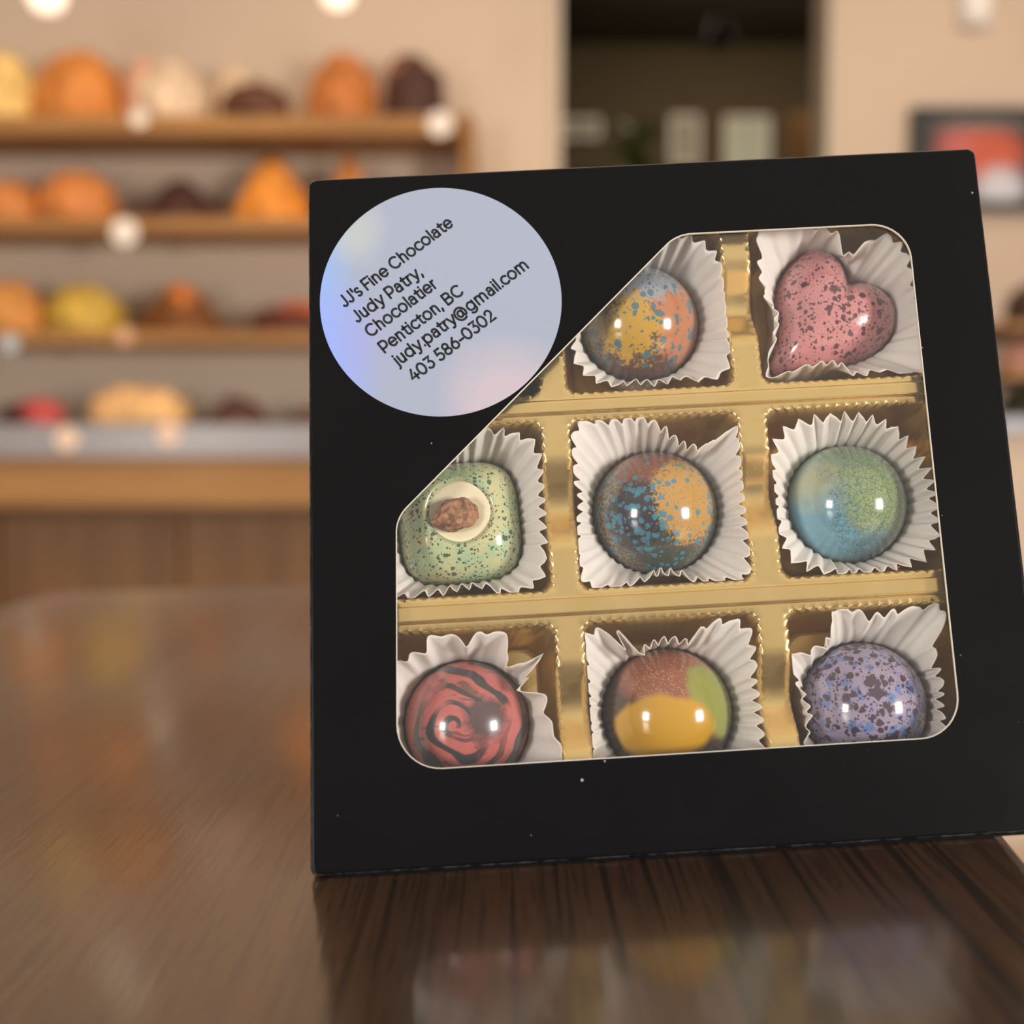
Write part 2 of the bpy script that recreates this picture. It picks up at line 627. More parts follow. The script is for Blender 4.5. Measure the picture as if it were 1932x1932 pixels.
# sticker
sc_ = L(832, 566.5)
sr = ((L(1061.5, 560) - L(603, 572)).length + (L(835, 352) - L(830, 781)).length) / 4
g = G('holographic_film', rough=0.3, metal=0.5)
v = g.obj(1000.0 / sr)
sep = g.n('ShaderNodeSeparateXYZ', [v])
wv = g.noise(v, 1.3, 2)
x = g.add(g.add(sep.outputs[0], g.mul(sep.outputs[1], 0.12)), g.mul(g.sub(wv, 0.5), 0.2))
rad = g.vm('LENGTH', v, out=1)
c = lin((170, 180, 202))
m_blue = g.step(g.sub(g.mul(g.sub(-0.8, x), 1.0), 0.0), 2.4)  # the film's shifting sheen is painted as fixed tints, from here down
c = g.mix(m_blue, c, lin((150, 188, 255)))
mv = g.zone(v, (-0.86, -0.35, 0), 0.38, 3.0, wv, 0.4)
c = g.mix(g.mul(mv, 0.28), c, lin((176, 160, 255)))
mp = g.zone(v, (0.5, -0.95, 0), 0.45, 2.6, wv, 0.3)
c = g.mix(g.mul(mp, 0.6), c, lin((222, 200, 206)))
my = g.zone(v, (-0.7, 0.66, 0), 0.2, 4.0, wv, 0.3)
c = g.mix(g.mul(my, 0.3), c, lin((226, 232, 205)))
g.set('col', c)
M_holo = g.m
M_ink = plain('black_ink', (18, 18, 24), 0.45, 0.05, 400)
SM = fm(sc_.x, sc_.y, 0.0)
stk = link('sticker', lathe([(0.0, 0.00004), ((sr - .05) / 1000, 0.00004), (sr / 1000, 0.0001), ((sr - .05) / 1000, 0.00016), (0.0, 0.00016)], 128, False),
           M_holo, BM.inverted() @ SM, carton, smooth=False)
stk['label'] = 'round pale holographic sticker with six lines of black print'


def arc(cx, cy, rx, ry, a0, a1, n=None):
    n = n or max(4, int(abs(a1 - a0) / 12))
    return [(cx + rx * math.cos(math.radians(a0 + (a1 - a0) * i / n)), cy + ry * math.sin(math.radians(a0 + (a1 - a0) * i / n))) for i in range(n + 1)]


DOT = lambda x, y: [(x, y - .012), (x, y + .012)]
stem = lambda x, a, b: [(x, a), (x, b)]
arch = lambda x: [(x, .45)] + arc(x + .24, .46, .24, .27, 180, 0) + [(x + .48, 0)]
GL = {
    ' ': ([], .34),
    'J': ([[(.42, 1), (.42, .28)] + arc(.2, .27, .22, .27, 0, -155)], .60),
    "'": ([stem(.08, .7, 1)], .22),
    's': ([arc(.25, .545, .2, .185, 38, 265) + arc(.25, .18, .22, .185, 85, -142)], .54),
    'F': ([stem(.08, 0, 1), [(.08, 1), (.62, 1)], [(.08, .5), (.55, .5)]], .68),
    'i': ([stem(.08, 0, .73), DOT(.08, .98)], .28),
    'n': ([stem(.08, 0, .73), arch(.08)], .74),
    'e': ([[(.03, .38), (.70, .38)] + arc(.37, .37, .34, .37, 2, 318)], .80),
    'C': ([arc(.52, .5, .48, .5, 46, 314)], 1.0),
    'h': ([stem(.08, 0, 1.05), arch(.08)], .74),
    'o': ([arc(.39, .37, .36, .37, 0, 360)], .86),
    'c': ([arc(.39, .37, .36, .37, 46, 314)], .72),
    'l': ([stem(.08, 0, 1.05)], .26),
    'a': ([[(.56, 0), (.56, .46)] + arc(.32, .47, .24, .26, 0, 148), [(.56, .43), (.28, .43)] + arc(.28, .215, .23, .215, 90, 270) + arc(.32, .24, .24, .24, 270, 350)], .74),
    't': ([[(.2, .93), (.2, .2)] + arc(.38, .2, .18, .2, 180, 292), [(.02, .71), (.45, .71)]], .52),
    'u': ([[(.08, .73), (.08, .27)] + arc(.32, .27, .24, .27, 180, 360) + [(.56, .73)], stem(.56, 0, .73)], .74),
    'd': ([arc(.39, .37, .35, .37, 0, 360), stem(.74, 0, 1.05)], .92),
    'y': ([[(.02, .73), (.34, .02)], [(.66, .73), (.32, -.08), (.25, -.21), (.16, -.27), (.04, -.25)]], .70),
    'P': ([stem(.08, 0, 1), [(.08, 1), (.42, 1)] + arc(.42, .67, .3, .33, 90, -90) + [(.08, .34)]], .82),
    'r': ([stem(.08, 0, .73), [(.08, .4)] + arc(.34, .42, .26, .30, 180, 95)], .46),
    ',': ([[(.1, .06), (.1, .0), (.03, -.18)]], .26),
    'B': ([stem(.08, 0, 1), [(.08, 1), (.44, 1)] + arc(.44, .76, .24, .24, 90, -90) + [(.08, .52)], [(.44, .52)] + arc(.46, .26, .28, .26, 90, -90) + [(.08, 0)]], .88),
    '@': ([arc(.56, .36, .54, .58, -58, -360 + 12) , arc(.54, .36, .25, .28, 0, 360), [(.80, .64), (.80, .2)] + arc(.94, .2, .13, .13, 180, 340) + [(1.09, .36)] + arc(.56, .36, .54, .58, 0, 14)], 1.24),
    'g': ([arc(.39, .37, .35, .37, 0, 360), [(.74, .73), (.74, .02)] + arc(.4, .02, .34, .32, 0, -140)], .92),
    'm': ([stem(.08, 0, .73), arch(.08), arch(.56)], 1.20),
    '.': ([DOT(.1, .04)], .26),
    'j': ([[(.1, .73), (.1, -.08)] + arc(-.06, -.08, .16, .2, 0, -85), DOT(.1, .98)], .30),
    'p': ([arc(.43, .37, .35, .37, 0, 360), stem(.08, -.28, .73)], .88),
    '4': ([[(.46, 1), (.04, .3), (.76, .3)], stem(.54, 0, .56)], .82),
    '0': ([arc(.39, .5, .36, .5, 0, 360)], .86),
    '3': ([[(.08, 1), (.62, 1), (.32, .61)] + arc(.32, .305, .31, .305, 85, -148)], .74),
    '5': ([[(.6, 1), (.17, 1), (.12, .58), (.32, .6)] + arc(.31, .3, .31, .3, 85, -145)], .74),
    '8': ([arc(.37, .76, .25, .24, 0, 360), arc(.37, .26, .31, .26, 0, 360)], .78),
    '6': ([arc(.37, .31, .31, .31, 0, 360), [(.52, 1), (.2, .62), (.06, .34)]], .78),
    '-': ([[(.06, .36), (.44, .36)]], .54),
    '2': ([arc(.33, .7, .28, .3, 165, -35) + [(.05, 0), (.66, 0)]], .76),
}
SW = 0.1
LINES = [("JJ's Fine Chocolate", (651, 580), (856, 425)), ('Judy Patry,', (675, 609), (798, 519)),
         ('Chocolatier', (699, 637), (826, 541)), ('Penticton, BC', (725, 667), (876, 553)),
         ('judy.patry@gmail.com', (752, 691), (999, 504)), ('403 586-0302', (781, 721), (936, 600))]
vs, fs = [], []


def ribbon(pts, hw, xf):
    pts = [Vector(p) for p in pts]
    n = len(pts)
    closed = (pts[0] - pts[-1]).length < 1e-6
    b = len(vs)
    for i in range(n):
        a = pts[i - 1] if i > 0 else (pts[-2] if closed else pts[0])
        c = pts[i + 1] if i < n - 1 else (pts[1] if closed else pts[-1])
        d1 = (pts[i] - a); d2 = (c - pts[i])
        if d1.length < 1e-9: d1 = d2
        if d2.length < 1e-9: d2 = d1
        d1.normalize(); d2.normalize()
        t = (d1 + d2)
        if t.length < 1e-4: t = d1.copy()
        t.normalize()
        k = min(1.6, 1 / max(0.4, t.dot(d1)))
        nn = Vector((-t.y, t.x)) * hw * k
        vs.append(xf(pts[i] + nn)); vs.append(xf(pts[i] - nn))
    for i in range(n - 1):
        fs.append((b + 2 * i, b + 2 * i + 1, b + 2 * i + 3, b + 2 * i + 2))
    if not closed:
        for q in (pts[0], pts[-1]):
            b = len(vs)
            for k in range(12):
                vs.append(xf(q + Vector((math.cos(k * PI / 6), math.sin(k * PI / 6))) * hw))
            fs.append(tuple(range(b, b + 12)))


for (txt, p0, p1) in LINES:
    a, b = L(*p0) - sc_, L(*p1) - sc_
    wid = sum(GL[ch][1] for ch in txt) - 0.1
    ux = (b - a) / wid
    uy = Vector((-ux.y, ux.x)).normalized() * 2.4
    xp = 0.0
    for ch in txt:
        st_, adv = GL[ch]
        for s_ in st_:
            ribbon(s_, SW, lambda q, xp=xp: tuple(((a + ux * (q.x * 0.9 + 0.03 + xp) + uy * q.y) / 1000).to_3d() + Vector((0, 0, 0.0002))))
        xp += adv
link('lettering', mesh(vs, fs), M_ink, Matrix.Identity(4), stk, smooth=False)['label'] = 'black printed contact lines on the sticker'

# ------------------------------------------------------------------ gold tray
WT = -2.6          # top of the tray
DEEP = -20.0       # cell floors
# cell corner pixels on the tray top (TL, TR, BR, BL), measured row by row
def LT(px, py): return L(px, py, WT)


xb = {  # column edges of each row at its top and bottom: (x_top,y_top),(x_bot,y_bot)
}
ROWS = [((1378, 440), (1393, 722)), ]
col_u = []
e_ = [LT(1028, 800), LT(1075, 800), LT(1402, 800), LT(1447, 800), LT(1042, 1090), LT(1086, 1090), LT(1424, 1090), LT(1474, 1090)]
c1r = (e_[0].x + e_[4].x) / 2; c2l = (e_[1].x + e_[5].x) / 2
c2r = (e_[2].x + e_[6].x) / 2; c3l = (e_[3].x + e_[7].x) / 2
cw = c2r - c2l
colx = [(c1r - cw, c1r), (c2l, c2r), (c3l, c3l + cw)]
r1b = LT(1240, 734).y; r2t = LT(1240, 779).y; r2b = LT(1250, 1106).y; r3t = LT(1250, 1161).y
ch_ = r2t - r2b
rowy = [(r1b, r1b + ch_), (r2b, r2t), (r3t - ch_, r3t)]
TX0, TX1 = colx[0][0] - 5, colx[2][1] + 4
TY0, TY1 = rowy[2][0] - 3.0, rowy[0][1] + 4.5
gapx = [((c1r + c2l) / 2, (c2l - c1r)), ((c2r + c3l) / 2, (c3l - c2r))]
gapy = [((r1b + r2t) / 2, r1b - r2t), ((r2b + r3t) / 2, r2b - r3t)]


def sm(a, b, x):
    t = max(0, min(1, (x - a) / (b - a)))
    return t * t * (3 - 2 * t)


def top_w(u, v):
    """height profile of the tray's ribs"""
    w = WT - 1.0
    for (cy, gw) in gapy:           # horizontal ribs: a raised ridge between two flanges
        d = abs(v - cy)
        w += 1.0 * (1 - sm(gw * 0.24, gw * 0.31, d))
    for (cx, gw) in gapx:           # vertical ribs dip in the middle of each cell
        if abs(u - cx) < gw * 0.85:
            for (y0, y1) in rowy:
                t = (v - y0) / (y1 - y0)
                if 0 < t < 1:
                    if 0.24 < t < 0.80: w -= 2.3 * (1 - math.cos(2 * PI * (t - 0.24) / 0.56))
    return w


def wavy_cell(x0, x1, y0, y1, depth_t):
    """scalloped rounded-square loop; depth_t 0 at the rim, 1 at the floor"""
    ins = 3.2 * depth_t + 0.1
    hw, hh = (x1 - x0) / 2 - ins, (y1 - y0) / 2 - ins
    cx, cy = (x0 + x1) / 2, (y0 + y1) / 2
    r = 2.0 + 1.5 * depth_t
    pts = []
    step = 0.22
    segs = [((hw, -hh + r), (hw, hh - r)), ((hw - r, hh), (-hw + r, hh)), ((-hw, hh - r), (-hw, -hh + r)), ((-hw + r, -hh), (hw - r, -hh))]
    cens = [((hw - r, hh - r), 0), ((-hw + r, hh - r), 90), ((-hw + r, -hh + r), 180), ((hw - r, -hh + r), 270)]
    NS, NCN = 120, 14
    raw = []
    for k in range(4):
        (a, b) = segs[k]
        for i in range(NS):
            t = i / NS
            raw.append((a[0] + (b[0] - a[0]) * t, a[1] + (b[1] - a[1]) * t, k))
        (c, a0) = cens[k]
        for i in range(NCN):
            q = math.radians(a0 + 90 * i / NCN)
            raw.append((c[0] + r * math.cos(q), c[1] + r * math.sin(q), k))
    m = len(raw)
    amp = 0.27 * max(0.06, 1 - 5.0 * depth_t)
    NW = 68
    for i in range(m):
        a, b = Vector(raw[i - 1][:2]), Vector(raw[(i + 1) % m][:2])
        t = (b - a).normalized()
        ph = 2 * PI * NW * i / m
        o = amp * (abs(math.sin(ph / 2)) * 2 - 1.2)
        pts.append((cx + raw[i][0] + t.y * o, cy + raw[i][1] - t.x * o))
    return pts


vs, fs = [], []
loops = []
pts2, edg = [], []
for (y0, y1) in rowy:
    for (x0, x1) in colx:
        rim = wavy_cell(x0, x1, y0, y1, 0)
        b = len(pts2)
        pts2 += [Vector(q) for q in rim]
        edg += [(b + i, b + (i + 1) % len(rim)) for i in range(len(rim))]
        loops.append((rim, (x0, x1, y0, y1)))
b = len(pts2)
ob = [(TX0, TY0), (TX1, TY0), (TX1, TY1), (TX0, TY1)]
pts2 += [Vector(q) for q in ob]
edg += [(b + i, b + (i + 1) % 4) for i in range(4)]


def near_cell(u, v, m=0.35):
    for (y0, y1) in rowy:
        for (x0, x1) in colx:
            if x0 - m < u < x1 + m and y0 - m < v < y1 + m: return True
    return False


gu = sorted(set([TX0 + 0.2 + i * 0.8 for i in range(int((TX1 - TX0) / 0.8))]))
gv = sorted([TY0 + 0.2 + i * 0.8 for i in range(int((TY1 - TY0) / 0.8))])
for (cy, gw) in gapy:
    for d in (0.12, .22, .26, .28, .30, .33):
        gv += [cy - gw * d, cy + gw * d]
for u in gu:
    for v in gv:
        if not near_cell(u, v, 0.3): pts2.append(Vector((u, v)))
for (cx, gw) in gapx:               # finer along the vertical ribs
    for (y0, y1) in rowy:
        for k in range(90):
            for q in (-.36, -.18, 0, .18, .36):
                pts2.append(Vector((cx + gw * q * 0.9, y0 + (y1 - y0) * (k + .5) / 90)))
cv, ce, cf, ov, oe, of = delaunay_2d_cdt(pts2, edg, [], 1, 1e-5)
nrim = len(loops[0][0])
back = {}
for i, q in enumerate(cv):
    vs.append((q.x / 1000, q.y / 1000, top_w(q.x, q.y) / 1000))
    for k in ov[i]: back[k] = i
for t in cf:
    cx = sum(cv[i].x for i in t) / 3; cy = sum(cv[i].y for i in t) / 3
    hit = False
    for (rim, (x0, x1, y0, y1)) in loops:
        if x0 - 1 < cx < x1 + 1 and y0 - 1 < cy < y1 + 1 and inside((cx, cy), rim): hit = True; break
    if not hit: fs.append(tuple(t))
for li, (rim, (x0, x1, y0, y1)) in enumerate(loops):
    prev = [back[li * nrim + i] for i in range(nrim)]
    for dt in (0.008, 0.022, 0.05, 0.10, 0.2, 0.4, 0.6, 0.8, 0.93, 0.985, 1.0):
        lp = wavy_cell(x0, x1, y0, y1, dt + {0.008: 0.035, 0.022: 0.07, 0.05: 0.10, 0.10: 0.13, 0.985: 0.03, 1.0: 0.25}.get(dt, 0.1 if dt < .3 else 0))
        cur = []
        for i, q in enumerate(lp):
            wt = vs[back[li * nrim + i]][2] * 1000
            cur.append(len(vs)); vs.append((q[0] / 1000, q[1] / 1000, (wt + (DEEP - wt) * dt) / 1000))
        for i in range(nrim):
            k = (i + 1) % nrim
            fs.append((prev[i], prev[k], cur[k], cur[i]))
        prev = cur
    c = len(vs); vs.append(((x0 + x1) / 2000, (y0 + y1) / 2000, DEEP / 1000))
    for i in range(nrim): fs.append((prev[i], prev[(i + 1) % nrim], c))
g = G('gold_foil', metal=0.88, rough=0.24)
v = g.obj(1000.0)
g.set('col', g.mix(g.noise(v, 0.12, 2), lin((226, 192, 118)), lin((236, 208, 146))))
g.set('rough', g.add(0.15, g.mul(g.noise(v, 0.3, 3), 0.12)))
g.set('normal', g.bump(g.noise(v, 3.0, 3), 0.05, 0.0004))
M_gold = g.m
me = mesh(vs, fs)
bm = bmesh.new(); bm.from_mesh(me); bmesh.ops.recalc_face_normals(bm, faces=bm.faces); bm.to_mesh(me); bm.free()
tray = link('gold_tray', me, M_gold, FM)
mod = tray.modifiers.new('edge', 'EDGE_SPLIT'); mod.split_angle = math.radians(60)
tag(tray, 'gold plastic tray with nine scalloped square wells inside the black box', 'tray')

# ------------------------------------------------------------------ bonbons
WFLOOR = DEEP + 0.12
WBASE = DEEP + 0.35
WTOP = -2.2


def Lc(px, py, w=-12.0): return L(px, py, w)


def px_mm(px, py, w=-12.0):        # mm per pixel there
    return (L(px + 10, py, w) - L(px - 10, py, w)).length / 20


def shell(name, outline, H, prof, mats, c, nt=128, ns=48, parent=None):
    """dome over a polar outline (mm); prof(s, theta) is the height fraction; origin at the base centre"""
    vs, fs = [], []
    for j in range(ns + 1):
        s = math.sin(j / ns * PI / 2)
        for i in range(nt):
            a = 2 * PI * i / nt
            r = outline(a) * s
            vs.append((r * math.cos(a) / 1000, r * math.sin(a) / 1000, H * prof(s, a) / 1000))
    for j in range(ns):
        for i in range(nt):
            k = (i + 1) % nt
            fs.append((j * nt + i, (j + 1) * nt + i, (j + 1) * nt + k, j * nt + k))
    b = ns * nt
    # rounded under-edge and flat base
    last = [b + i for i in range(nt)]
    cur = []
    for i in range(nt):
        x, y, z = vs[b + i]
        cur.append(len(vs)); vs.append((x * 0.97, y * 0.97, -0.0))
    for i in range(nt):
        k = (i + 1) % nt
        fs.append((last[i], cur[i], cur[k], last[k]))
    fs.append(tuple(reversed(cur)))
    return mesh(vs, fs)


def dome_prof(H, R):
    """a little more than half a sphere: belly at height H-R"""
    def f(s, a): return ((H - R) + R * math.sqrt(max(0, 1 - s * s))) / H
    return f


BB = {}


def bonbon(key, px, py, rpx, mat, label, cat='chocolate'):
    R = rpx * px_mm(px, py)
    c = Lc(px, py)
    H = min(WTOP - WBASE, R + 5.2)
    vs, fs = [], []
    nt, ns = 128, 48
    me = shell('b', lambda a: R, H, dome_prof(H, R), mat, c)
    o = link('bonbon', me, mat, fm(c.x, c.y, WBASE))
    tag(o, label, cat, 'bonbons in the gold tray')
    BB[key] = (c, R, H, lambda a, w, R=R, H=H: math.sqrt(max(0, R * R - (w - (WBASE + H - R)) ** 2)) if w > WBASE + H - R else R)
    return o


def gmat(name, R, rough=0.16, **kw):
    g = G(name, rough=rough, coat=0.6, coatr=0.04, **kw)
    return g, g.obj(1000.0 / R, (0, 0, -5.2 / R))     # unit coordinates: x right, y up, z out of the box


UN = 12.0
# row 1, middle: silver, copper and gold patches with teal spatter
g, v = gmat('spatter_copper_silver', UN)
nz = g.noise(v, 3.5, 4, 0.6); fn = g.noise(v, 17, 5, 0.75)
nn = g.add(g.mul(nz, 0.45), g.mul(fn, 0.55))
c = lin((92, 62, 52))
c = g.mix(g.zone(v, (0.75, 0.0, 0.5), 0.88, 9, nn, 1.5), c, lin((190, 120, 78)))
c = g.mix(g.zone(v, (-0.1, 0.9, 0.6), 0.92, 9, nn, 1.3), c, lin((150, 154, 164)))
c = g.mix(g.zone(v, (-0.32, -0.32, 0.8), 0.56, 8, nn, 2.2), c, lin((200, 156, 50)))
c = g.mix(g.mul(g.zone(v, (-0.85, 0.0, 0.3), 0.55, 7, nn, 2.2), 0.8), c, lin((140, 128, 92)))
wv = g.warp(v, 5, 0.10)
teal = g.math('MAXIMUM', g.splat(wv, 6.5, 0.46, 2.4), g.splat(wv, 15, 0.44, 2.0))
teal = g.math('MAXIMUM', teal, g.splat(g.warp(v, 3, .4), 3.4, 0.44, 2.6))
c = g.mix(g.mul(teal, 0.9), c, lin((56, 112, 124)))
c = g.mix(g.mul(g.splat(v, 60, 0.4, 2.0), 0.35), c, lin((60, 80, 80)))
g.set('col', g.mix(0.2, c, (0.03, 0.028, 0.026)))
bonbon('12', 1206, 608, 114, g.m, 'bonbon with silver, gold and copper patches and teal spatter, beside the sticker')

# centre: navy, gold and copper with turquoise dots
g, v = gmat('spatter_navy_gold', UN)
nz = g.noise(v, 3.5, 4, 0.6); fn = g.noise(v, 18, 5, 0.75)
nn = g.add(g.mul(nz, 0.35), g.mul(fn, 0.65))
c = g.mix(g.step(g.sub(fn, 0.5), 14), lin((76, 66, 58)), lin((150, 138, 108)))
c = g.mix(g.zone(v, (-0.1, 0.8, 0.55), 0.66, 9, nn, 2.0), c, lin((134, 80, 58)))
c = g.mix(g.zone(v, (-0.35, -0.25, 0.85), 0.62, 9, nn, 1.2), c, lin((40, 39, 50)))
c = g.mix(g.zone(v, (0.1, -0.75, 0.55), 0.5, 8, nn, 2.4), c, lin((66, 70, 62)))
c = g.mix(g.zone(v, (0.48, 0.05, 0.8), 0.62, 10, nn, 1.3, (1, 0.85, 1)), c, lin((194, 148, 74)))
wv = g.warp(v, 6, 0.08)
lf = g.zone(v, (-0.35, -0.2, 0.9), 0.62, 4, nz, 0.2)
t1 = g.splat(wv, 9, 0.62, 1.0)
t2 = g.math('MAXIMUM', g.splat(wv, 8, 0.54, 1.6), g.splat(g.warp(v, 3, .3), 3.6, 0.30, 3.0))
c = g.mix(g.mul(g.mul(t1, lf), 0.8), c, lin((70, 130, 160)))
c = g.mix(g.mul(t2, 0.9), c, lin((44, 140, 164)))
c = g.mix(g.mul(g.splat(v, 30, 0.42, 1.6), 0.55), c, lin((96, 82, 62)))
g.set('col', g.mix(0.2, c, (0.03, 0.028, 0.026)))
bonbon('22', 1238, 964, 118, g.m, 'bonbon half gold and half navy with turquoise dots, in the centre of the tray')

# right of the centre: marbled green and sky blue
g, v = gmat('marbled_green_blue', UN)
nz = g.noise(v, 2.6, 5, 0.6); fn = g.noise(v, 16, 5, 0.75)
nn = g.add(g.mul(nz, 0.7), g.mul(fn, 0.3))
c = lin((134, 158, 142))
c = g.mix(g.zone(v, (-0.55, -0.45, 0.6), 0.7, 4, nn, 1.6), c, lin((112, 166, 190)))
c = g.mix(g.zone(v, (0.35, 0.0, 0.9), 0.7, 4, nn, 1.6), c, lin((146, 164, 106)))
c = g.mix(g.mul(g.zone(v, (0.15, 0.8, 0.5), 0.6, 3, nn, 0.7), 0.8), c, lin((112, 136, 96)))
c = g.mix(g.mul(g.zone(v, (-0.65, 0.25, 0.6), 0.4, 3, nn, 0.9), 0.6), c, lin((196, 192, 150)))
c = g.mix(g.mul(g.zone(v, (0.2, -0.85, 0.45), 0.4, 3, nn, 0.7), 0.8), c, lin((70, 112, 132)))
wv = g.warp(v, 7, 0.22, 3)
vo = g.n('ShaderNodeTexVoronoi', {'Vector': wv, 'Scale': 9.0}, feature='DISTANCE_TO_EDGE')
crack = g.step(g.sub(0.045, vo.outputs['Distance']), 40)
where = g.zone(v, (0.2, -0.1, 0.9), 0.95, 2.5, g.noise(v, 4, 3), 1.6, (1.3, 0.75, 1))
vo2 = g.n('ShaderNodeTexVoronoi', {'Vector': wv, 'Scale': 22.0}, feature='DISTANCE_TO_EDGE')
crack = g.math('MAXIMUM', crack, g.step(g.sub(0.05, vo2.outputs['Distance']), 40))
c = g.mix(g.mul(g.mul(crack, where), 0.75), c, lin((62, 92, 98)))
c = g.mix(g.mul(g.splat(g.warp(v, 6, .2, 3), 20, 0.5, 1.3), 0.45), c, lin((150, 172, 132)))
g.set('col', g.mix(0.2, c, (0.03, 0.028, 0.026)))
bonbon('23', 1601, 948, 112, g.m, 'bonbon marbled pale green and sky blue, right of the gold and navy one')

# bottom left: pink with dark swirls
g, v = gmat('pink_dark_swirl', UN)
sw = g.warp(g.warp(v, 1.1, 0.5, 1), 3.5, 0.07)
sep = g.n('ShaderNodeSeparateXYZ', [g.vm('SUBTRACT', sw, (-0.16, -0.05, 0))])
xx, yy = sep.outputs[0], sep.outputs[1]
rr = g.math('SQRT', g.add(g.mul(xx, xx), g.mul(yy, yy)))
th = g.mul(g.math('ARCTAN2', yy, xx), 1 / (2 * PI))
ph = g.math('FRACT', g.add(g.sub(g.mul(g.math('POWER', rr, 0.95), 3.7), th), 5.35))
tri = g.math('ABSOLUTE', g.sub(ph, 0.5))
wid = g.add(0.04, g.mul(g.noise(v, 1.5, 2), 0.34))
gate = g.step(g.add(g.sub(g.noise(g.vm('ADD', v, (4.0, 1.0, 2.0)), 1.25, 2), 0.42), g.mul(rr, 0.05)), 7)
dark = g.mul(g.step(g.sub(g.sub(wid, tri), 0.0), 16), gate)
dark = g.math('MAXIMUM', dark, g.mul(g.step(g.sub(g.noise(g.vm('MULTIPLY', g.warp(v, 1.5, 0.6), (1.2, 5.0, 1.2)), 1.4, 2), 0.62), 12), 0.7))
blob = g.zone(v, (0.34, 0.02, 0.95), 0.36, 6, g.noise(v, 4, 3), 0.5)
dark = g.math('MAXIMUM', dark, g.mul(blob, 0.9))
c = g.mix(g.noise(v, 6, 3), lin((204, 114, 108)), lin((190, 98, 94)))
c = g.mix(dark, c, lin((66, 62, 64)))
g.set('col', g.mix(0.2, c, (0.03, 0.028, 0.026)))
g.set('rough', 0.24)
bonbon('31', 880, 1364, 118, g.m, 'pink bonbon with dark grey swirls, at the lower left corner of the window')

# bottom middle: copper, yellow and green patches
g, v = gmat('copper_yellow_green', UN)
nz = g.noise(v, 2.0, 3, 0.5); fn = g.noise(v, 60, 3, 0.7)
nn = g.add(g.mul(nz, 0.85), g.mul(fn, 0.15))
c = lin((74, 48, 34))
c = g.mix(g.zone(v, (0.0, 0.75, 0.6), 0.85, 5, nn, 0.3), c, lin((148, 84, 62)))
c = g.mix(g.mul(g.splat(v, 40, 0.5, 1.3), g.mul(g.zone(v, (0.0, 0.55, 0.75), 0.7, 4), 0.8)), c, lin((214, 166, 110)))
c = g.mix(g.zone(v, (0.72, 0.16, 0.6), 0.62, 8, nn, 0.4), c, lin((146, 150, 66)))
c = g.mix(g.zone(v, (-0.2, -0.26, 0.86), 0.74, 7, nn, 0.45, (0.84, 1.4, 1)), c, lin((206, 154, 30)))
g.set('col', g.mix(0.2, c, (0.03, 0.028, 0.026)))
bonbon('32', 1262, 1345, 123, g.m, 'bonbon with copper, yellow and green patches, bottom middle of the tray')

# bottom right: lilac with plum and blue spatter
g, v = gmat('lilac_spatter', UN)
wv = g.warp(v, 6, 0.16, 3)
c = g.mix(g.noise(v, 3, 3), lin((148, 138, 170)), lin((172, 160, 182)))
c = g.mix(g.mul(g.splat(wv, 5.0, 0.62, 1.0), 0.9), c, lin((104, 130, 186)))
dk = g.math('MAXIMUM', g.splat(wv, 8, 0.62, 1.1), g.splat(g.warp(v, 8, .1), 20, 0.5, 1.6))
dk = g.math('MAXIMUM', dk, g.mul(g.splat(g.warp(v, 4, .4, 4), 4.2, 0.62, 1.2), 1.0))
c = g.mix(g.mul(dk, 0.92), c, lin((66, 38, 52)))
g.set('col', g.mix(0.2, c, (0.03, 0.028, 0.026)))
bonbon('33', 1634, 1330, 119, g.m, 'lilac bonbon with plum and blue spatter, at the lower right corner of the window')


def polar(c, pts, w):
    """outline pixels -> smooth r(theta) about c"""
    pp = []
    for q in pts:
        d = L(q[0], q[1], w) - c
        pp.append((math.atan2(d.y, d.x) % (2 * PI), d.length))
    pp.sort()
    n = len(pp)

    def f(a):
        a %= 2 * PI
        for i in range(n):
            a0, r0 = pp[i]
            a1, r1 = pp[(i + 1) % n]
            if i == n - 1: a1 += 2 * PI
            x = a if a >= a0 or i < n - 1 else a + 2 * PI
            if a0 <= x <= a1:
                t = (x - a0) / max(1e-6, a1 - a0)
                am, rm = pp[i - 1]; ap, rp = pp[(i + 2) % n]
                s0 = (r1 - rm) * 0.5; s1 = (rp - r0) * 0.5
                lim = abs(r1 - r0) * 1.5 + 0.3
                s0 = max(-lim, min(lim, s0)); s1 = max(-lim, min(lim, s1))
                h = ((2 * t ** 3 - 3 * t ** 2 + 1) * r0 + (t ** 3 - 2 * t ** 2 + t) * s0 + (-2 * t ** 3 + 3 * t ** 2) * r1 + (t ** 3 - t ** 2) * s1)
                return h
        return pp[0][1]
    return f


def table_of(f, n=720):
    t = [f(2 * PI * i / n) for i in range(n)]
    t = [(t[i - 2] + t[i - 1] + t[i] + t[(i + 1) % n] + t[(i + 2) % n]) / 5 for i in range(n)]
    return lambda a: t[int(a / (2 * PI) * n + 0.5) % n]


